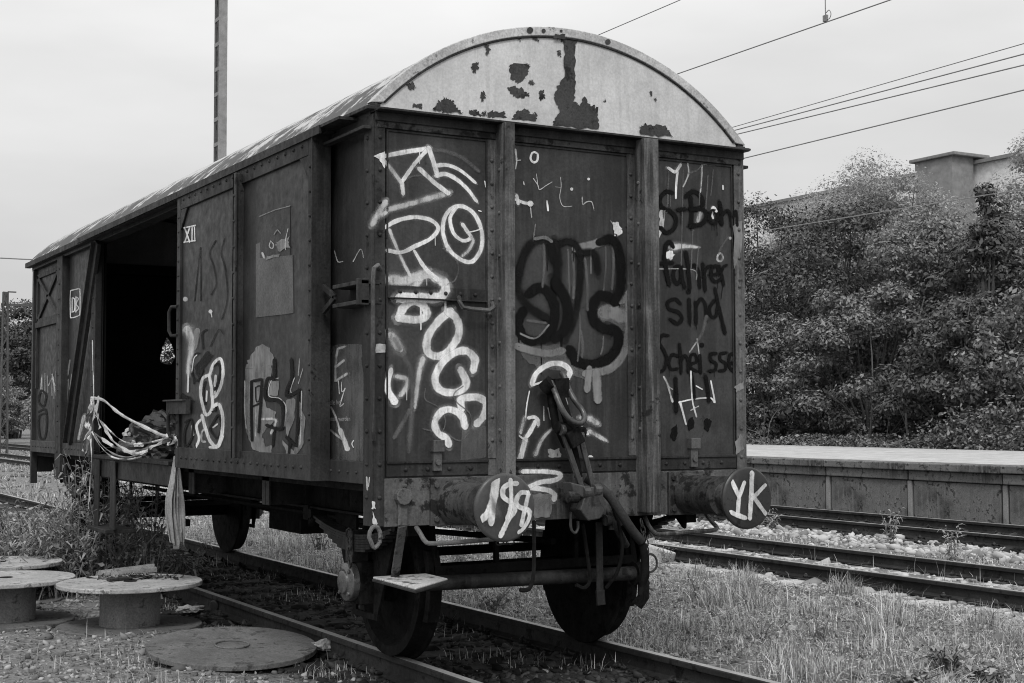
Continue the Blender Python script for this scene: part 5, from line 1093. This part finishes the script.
# far left: trees beyond the rails
GL = 'far trees left of the wagon'
for X, Y, h, w, mat, nl, lab in ((17.5, 112, 11.5, 9, 'leaf_far', 5000, 'dark far tree just left of the wagon'), (13.5, 120, 10.5, 8, 'leaf_far', 4500, 'dark far tree behind the lattice mast'), (27, 104, 11, 10, 'leaf_far', 4500, 'far tree seen through the torn hole in the end wall'), (36, 100, 11, 10, 'leaf_far', 3000, 'far tree hidden behind the wagon'), (8, 128, 9, 9, 'leaf_far', 3000, 'far tree beyond the left picture edge'), (20.5, 135, 12.5, 10, 'leaf_far', 3500, 'tallest far tree behind the other far trees left of the wagon'), (15, 140, 11.5, 10, 'leaf_far', 3500, 'farthest dark tree between the lattice mast and the wagon'),
    (15.2, 84, 4.3, 4.5, 'leaf_mid', 3500, 'pale rounded bush beside the rails left of the wagon'), (12.6, 92, 4.9, 4.5, 'leaf_mid', 3500, 'taller pale bush behind the rounded one, under the lattice mast'), (18.5, 80, 3, 4, 'leaf', 2500, 'low mid grey bush hidden by the wagon end')):
    shrub('tree' if h > 6 else 'shrub', lab, 'tree' if h > 6 else 'shrub', X, Y, h, w, mat, 70, int(nl*5), .26 if h > 6 else .16, GL, low=.02, tight=1.15, taper=.4)

# ------------------------------------------------------------------ weeds
def weed(label, x, y, h, ns, spread, ll=.15, mat='weed', lw=.24, cat='weed', group=None, name='weed_plant', nl=16):
    z0 = float(gh(x, y)); T = thing(name, label, cat, (x, y, z0), group); m = MB(); LV = []; 
    for s in range(ns):
        a = random.uniform(0, 2*PI); r = spread*random.uniform(.2, 1); hh = h*random.uniform(.55, 1.05)
        q = crom([(x+.2*r*math.cos(a), y+.2*r*math.sin(a), z0-.03), (x+.45*r*math.cos(a), y+.45*r*math.sin(a), z0+hh*.5), (x+r*math.cos(a), y+r*math.sin(a), z0+hh)], 6)
        m.tube(q, .005, 4, taper=[1.3-.08*i for i in range(len(q))])
        for k in range(nl):
            f = .12+.88*(k+random.random())/nl; p = q[min(int(f*(len(q)-1)), len(q)-1)]; b = a+k*2.4+random.uniform(-.5, .5)
            l = ll*random.uniform(.6, 1.2)*(1.15-.5*f); d = Vector((math.cos(b), math.sin(b), 0)); up = random.uniform(.1, .7); dr_ = random.uniform(.2, .9)
            c1 = p+d*l*.5+Vector((0, 0, l*.5*up)); c2 = p+d*l+Vector((0, 0, l*(up-dr_))); sd_ = Vector((-d.y, d.x, random.uniform(-.4, .4)))*l*lw*.5
            LV.append((p-sd_*.2, p+sd_*.2, c1+sd_, c1-sd_)); LV.append((c1-sd_, c1+sd_, c2+sd_*.15, c2-sd_*.15))
    m.build('stem', mat, T)
    V = np.array([[tuple(v-Vector((x, y, z0))) for v in q] for q in LV]).reshape(-1, 3); rawmesh('foliage', V, np.arange(len(V)).reshape(-1, 4), mat, T)
    return T
GW = 'weeds in front of the wagon side'
for px, py, Y, h, ns, sp, lab in (
    (108, 585, 6.6, 1.45, 26, .5, 'tall leafy weed in front of the door step hangers'), (150, 580, 6.2, 1.15, 22, .42, 'bushy weed under the open doorway behind the middle cable drum'),
    (75, 585, 6.9, 1.25, 24, .5, 'leafy weed left of the door step'), (32, 575, 7.2, .85, 24, .6, 'broad drooping weed behind the left cable drums'),
    (5, 570, 7.6, .8, 22, .6, 'drooping weed cut by the left picture edge'), (55, 565, 8.6, .85, 20, .6, 'weed behind the drooping ones near the far wagon end'),
    (22, 585, 6.9, .7, 20, .5, 'low weed filling the gap behind the back left drum'), (60, 590, 6.5, .8, 20, .45, 'weed between the drooping ones and the door step'), (42, 545, 9.4, .8, 20, .6, 'pale topped weed clump below the far wagon end'),
    (15, 540, 10.2, .7, 18, .7, 'farther weed clump beside the track at the left edge'), (185, 560, 7.0, .5, 9, .3, 'small weed below the hanging cloth'), (125, 560, 7.6, 1.1, 18, .45, 'weed in the shade beneath the door sill')):
    d = at(px, py, 1, Y); weed(lab, d.x if px not in (108, 150, 75) else d.x, Y, h, ns, sp, .16, lw=.2, group=GW, nl=24)
for (px, py, h, lab) in ((890, 543, .55, 'upright light weed in the ballast, farther left of two'), (952, 558, .5, 'bushy light weed in the ballast, farther right of two'), (770, 528, .3, 'small weed beside the right buffer disc')):
    p = at(px, py, 2, -.15); weed(lab, p.x, p.y, h, 7, .22, .12, 'leaf_pale', .3, nl=12)
for (px, py, h, r, lab) in ((945, 672, .22, .30, 'dark broad leaved dock plant in the bottom right corner'), (905, 690, .15, .22, 'low broad leaved plant at the bottom picture edge'), (985, 680, .16, .25, 'low clover like plant right of the dock plant')):
    p = at(px, py, 2, -.12); weed(lab, p.x, p.y, h, 26, r, .075, 'weed', .75, nl=7)
for (px, py, h, lab) in ((700, 600, .3, 'pale wiry weed in the grass strip right of the wheel'), (665, 560, .28, 'small weed beside the right wheel'), (820, 640, .2, 'low weed in the middle of the grass strip'), (760, 640, .22, 'low weed beside the rail in the grass strip')):
    p = at(px, py, 2, -.12); weed(lab, p.x, p.y, h, 8, .16, .06, 'cover', .4, nl=9)

# ------------------------------------------------------------------ cable drums
def drum(label, cx, cy, zb, zt, r, rc, group='cable drums lying flat beside the track'):
    T = thing('cable_drum', label, 'cable drum', (cx, cy, zb), group)
    for nm, z0, z1, mt in (('bottom_flange', zb, zb+.035, 'drum_dark'), ('top_flange', zt-.035, zt, 'drum')):
        m = MB(); q = [(r*(1+.006*math.sin(5*t)+.004*math.sin(11*t))*math.cos(t)+cx, r*(1+.006*math.sin(5*t)+.004*math.sin(11*t))*math.sin(t)+cy, z0) for t in [2*PI*i/64 for i in range(64)]]
        m.prism(q, (0, 0, z1-z0)); m.build(nm, mt, T, bevel=.007)
    m = MB(); m.lathe((cx, cy, zb+.035), (0, 0, 1), [(0, rc), (zt-zb-.07, rc)], 40)
    m.build('core', 'drum_core', T, smooth=True)
    m = MB(); m.cyl((cx, cy, zt), (cx, cy, zt+.004), .055, 20); m.build('axle_hole', 'inside', T)
    return T
drum('middle cable drum with planks and dry litter on its pale top', -1.68, 4.08, -.145, .235, .575, .24)
drum('front left cable drum cut by the picture edge', -2.5, 4.9, -.145, .235, .56, .24)
drum('back left cable drum behind the other two', -2.3, 6.3, -.145, .235, .56, .24)
m = MB(); r = .60; cx, cy = -1.425, 2.30; tilt = .05
q = [(cx+r*math.cos(t), cy+r*math.sin(t), -.092+tilt*math.sin(t)) for t in [2*PI*i/64 for i in range(64)]]; m.prism(q, (0, 0, .035))
m.tube([(cx+.12*math.cos(q_), cy+.12*math.sin(q_), -.052+tilt*.2*math.sin(q_)) for q_ in [2*PI*i/24 for i in range(24)]], .008, 6, True)
tag(m.build('drum_flange', 'drum_dark', None, loc=None, bevel=.006), 'loose round drum flange lying flat on the gravel before the rail', 'drum flange')
# on the middle drum
p0, p1 = at(100, 570, 2, .285), at(153, 566, 2, .285); m = MB(); n = 12
ax_ = (p1-p0).normalized(); sd_ = Vector((-ax_.y, ax_.x, 0)); rr0, rr1 = .04, .062
A_ = [p0+sd_*rr0*1.3*math.cos(PI*i/n)+Vector((0, 0, rr0*math.sin(PI*i/n)*(1+.15*math.sin(i*2.1))-.045)) for i in range(n+1)]; B_2 = [p1+sd_*rr1*1.3*math.cos(PI*i/n)+Vector((0, 0, rr1*math.sin(PI*i/n)*(1+.15*math.sin(i*2.1))-.045)) for i in range(n+1)]
m.add(A_+B_2, [(i, i+1, n+2+i, n+1+i) for i in range(n)]+[tuple(range(n+1)), tuple(reversed(range(n+1, 2*n+2))), (0, n+1, 2*n+1, n)])
tag(m.build('split_log', 'wood'), 'weathered split log lying across the middle cable drum', 'log')
for (a, b_, w, lab) in (((108, 580), (150, 576), .05, 'thin broken board in front of the log on the drum'),):
    p, q = at(*a, 2, .25), at(*b_, 2, .25); tag(MB().bar(p, q, w, .02).build('broken_board', 'wood_dark', bevel=.003), lab, 'board')
n = 260; c0, c1 = at(98, 578, 2, .24), at(172, 577, 2, .24); t = rng.uniform(0, 1, n)
P = np.stack([c0.x+(c1.x-c0.x)*t+rng.normal(0, .05, n), c0.y+(c1.y-c0.y)*t+rng.normal(0, .06, n), .24+rng.uniform(0, .03, n)*(1-np.abs(2*t-1))], 1)
k = (P[:, 0]+1.68)**2+(P[:, 1]-4.08)**2 < .53**2; V, F = leafquads(P[k], .06, 1.0, .45); tag(rawmesh('dry_litter', V, F, 'litter'), kind='stuff')
def crumple(name, mat, c, s, label, cat, seed=0, amp=.35, n=3):
    import bmesh
    bm = bmesh.new(); bmesh.ops.create_icosphere(bm, subdivisions=n, radius=1)
    for v in bm.verts:
        p = v.co.copy(); q = p*1.15+Vector((seed, seed*.7, 0)); k = 1+amp*(mnoise.noise(q)*1.1-abs(mnoise.noise(q*2.3))*.9+abs(mnoise.noise(q*4.7))*.35-(abs(mnoise.noise(q*9.5))*.22 if n > 4 else 0))
        v.co = Vector((p.x*s[0]*k+.25*s[0]*mnoise.noise(q*1.9), p.y*s[1]*k, max(p.z, -.3)*s[2]*k))
    me = bpy.data.meshes.new(name); bm.to_mesh(me); bm.free(); me.materials.append(M[mat]); o = bpy.data.objects.new(name, me); COL.objects.link(o); o.location = c
    return tag(o, label, cat)
p = at(325, 650, 2, -.12); crumple('paper_rag', 'bag', (p.x, p.y, -.10), (.10, .07, .06), 'pale crumpled rag beside the loose drum flange', 'rag', 3, .7)
p = at(219, 607, 2, -.1); o = MB().lathe((p.x-.05, p.y, -.09), (1, .5, .15), [(0, .045), (.004, .05), (.13, .05), (.134, .045)], 20).build('tin_can', 'disc', smooth=True); tag(o, 'rusty tin can lying between the middle drum and the rail', 'can')
p = at(190, 610, 2, -.12); crumple('crumpled_wrapper', 'bag', (p.x, p.y, -.12), (.11, .07, .04), 'crumpled pale wrapper in the shade right of the middle drum', 'wrapper', 8, .8)
p = at(657, 556, 2, -.1); o = MB().box(-.12, .12, -.2, .2, -.14, .05).build('concrete_block', 'sleeper_concrete', loc=(p.x, p.y, -.05), bevel=.02); o.rotation_euler = (.25, .1, .6); tag(o, 'pale tilted concrete block just right of the right wheel', 'concrete block')

# ------------------------------------------------------------------ things at the open doorway
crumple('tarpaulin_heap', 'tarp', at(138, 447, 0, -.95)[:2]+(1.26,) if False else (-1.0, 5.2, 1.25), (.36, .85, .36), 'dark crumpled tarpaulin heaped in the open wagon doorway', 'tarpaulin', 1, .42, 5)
p = at(128, 432, 0, -1.28); crumple('plastic_bag', 'bag', (p.x, p.y, p.z-.02), (.04, .12, .05), 'pale crumpled plastic bag on the dark tarpaulin', 'plastic bag', 5, .7)
p = at(138, 443, 0, -1.30); crumple('plastic_scrap', 'bag', (p.x, p.y, p.z-.02), (.03, .12, .04), 'small pale scrap low on the dark tarpaulin', 'plastic scrap', 9, .8)
def ribbon(mb, pts, w, twist, mi=0, X=-1.44, stripes=None):
    q = crom([at(60+x/4.88, 400+y/4.88, 0, X-o_) for x, y, o_ in pts], 8); n = len(q); b = len(mb.v)
    for i, p in enumerate(q):
        d = (q[min(i+1, n-1)]-q[max(i-1, 0)]).normalized(); s = d.cross(Vector((1, 0, 0))).normalized(); a = twist*math.sin(i*.45)+.4*twist*math.sin(i*1.3)
        a *= .7; s = (s*math.cos(a)+Vector((1, 0, 0))*math.sin(a)); ww = w*.40*(1+.12*math.sin(i*.9)); a *= .7
        mb.v += [tuple(p-s*ww/2), tuple(p+Vector((-.004, 0, 0))), tuple(p+s*ww/2)]
    for i in range(n-1):
        k = mi if stripes is None else (i//stripes) % 2
        for j in range(2): mb.f.append((b+i*3+j, b+i*3+j+1, b+i*3+4+j, b+i*3+3+j)); mb.mi.append(k)
TP = thing('barrier_tape', 'torn pale barrier tape strung in sagging loops across the open wagon doorway', 'barrier tape', (-1.44, 5.3, 1.2))
m = MB(); ribbon(m, [(158, -292, 0), (160, -200, 0), (163, -100, .01), (166, 0, .01), (170, 90, .01)], .055, .25); m.build('strand', 'tape', TP)
m = MB(); ribbon(m, [(150, -10, .0), (210, 0, 0), (270, 50, 0), (330, 90, 0), (440, 145, .01), (500, 172, .02), (545, 178, .06)], .075, .35); m.build('strand', 'tape', TP)
m = MB(); ribbon(m, [(145, 135, 0), (160, 155, 0), (220, 200, .02), (280, 235, .03), (340, 252, .04), (420, 240, .04), (490, 210, .05), (560, 178, .07)], .08, .9, stripes=7); m.build('strand', ['tape', 'tape_red'], TP)
m = MB(); ribbon(m, [(170, 30, 0), (190, 90, .01), (225, 150, .02), (270, 210, .03), (330, 250, .045), (380, 262, .05), (430, 245, .05)], .085, .6); m.build('strand', 'tape', TP)
m = MB(); ribbon(m, [(165, 160, .0), (200, 215, .02), (260, 262, .03), (330, 280, .05), (390, 262, .05)], .04, .6); m.build('strand', 'tape_red', TP)
m = MB(); ribbon(m, [(165, 0, 0), (135, 60, .01), (128, 120, .01), (150, 150, .01), (135, 210, .02), (125, 280, .02)], .11, .7, stripes=6); m.build('strand', ['tape', 'tape_red'], TP)
m = MB(); ribbon(m, [(180, 20, 0), (160, 100, .01), (150, 190, .02), (155, 300, .03), (145, 420, .03), (140, 530, .03)], .085, .3, stripes=8); m.build('strand', ['tape', 'tape_red'], TP)
m = MB(); ribbon(m, [(190, -20, 0), (180, 60, .01), (195, 140, .0)], .10, .5); ribbon(m, [(110, 80, 0), (100, 130, 0), (95, 170, 0)], .04, .3); m.build('strand', 'tape', TP)
for pts_, w_ in (([(150, -5, .01), (165, 60, .02), (215, 120, .03), (290, 190, .05), (360, 215, .06), (450, 205, .06), (540, 180, .08)], .03), ([(148, 140, .01), (190, 215, .03), (250, 275, .04), (330, 290, .05), (400, 275, .05)], .028), ([(150, 150, .01), (120, 190, .02), (112, 250, .02)], .05), ([(165, 20, .01), (150, 60, .01), (140, 120, .01), (160, 160, .01)], .06), ([(560, 180, .07), (575, 205, .08), (570, 235, .08)], .03)):
    m = MB(); ribbon(m, pts_, w_*1.4, .9, stripes=4 if w_ < .04 else None); m.build('strand', ['tape', 'tape_red'], TP)
m = MB(); ribbon(m, [(520, 170, .05), (545, 190, .07), (530, 215, .06), (560, 200, .06), (565, 175, .06)], .07, 1.2); m.build('knot', 'tape', TP)
# cloth hanging from the sill
V = []; nu, nv = 60, 26
for j in range(nv):
    f = j/(nv-1); yl = 456+(546-456)*f
    xl = 175-8.5*min(1, f*2.1)+(4.5*max(0, f-.62)/.38); xr = 178.5+3.0*min(1, f*2)+1.5*f
    a, b_ = at(xl, yl, 1, 3.76), at(xr, yl+2*math.sin(f*4), 1, 3.76)
    for i in range(nu):
        u = i/(nu-1); p = a.lerp(b_, u); am = .022+.02*f
        fold = am*math.sin(u*23+.8*math.sin(f*3))+am*.5*math.sin(u*41+2+1.5*f); V.append((p.x+.006*math.sin(u*30+f*5), p.y+fold, p.z+(.03*math.sin(u*9+1) if j == nv-1 else 0)))
m = MB(); m.add(V, [(j*nu+i, j*nu+i+1, (j+1)*nu+i+1, (j+1)*nu+i) for j in range(nv-1) for i in range(nu-1)])
o = m.build('hanging_cloth', 'cloth', smooth=True); tag(o, 'long grubby cloth hanging in folds from the door sill', 'cloth')
sl = o.modifiers.new('solid', 'SOLIDIFY'); sl.thickness = .006

# scattered leafy weeds between the tracks, seen below the wagon as well
for i, (X_, Y_, h_) in enumerate(((1.5, 5.2, .25), (2.4, 6.1, .3), (1.9, 7.6, .35), (3.0, 8.4, .3), (2.2, 9.6, .4), (3.6, 6.8, .28), (1.4, 3.6, .22), (2.7, 4.4, .25), (3.3, 10.8, .4))):
    weed('low leafy weed between the rails and the grass strip, seen below the wagon floor', X_, Y_, h_, 12, .3, .10, 'weed', .4, nl=10, group='low weeds behind the wagon')
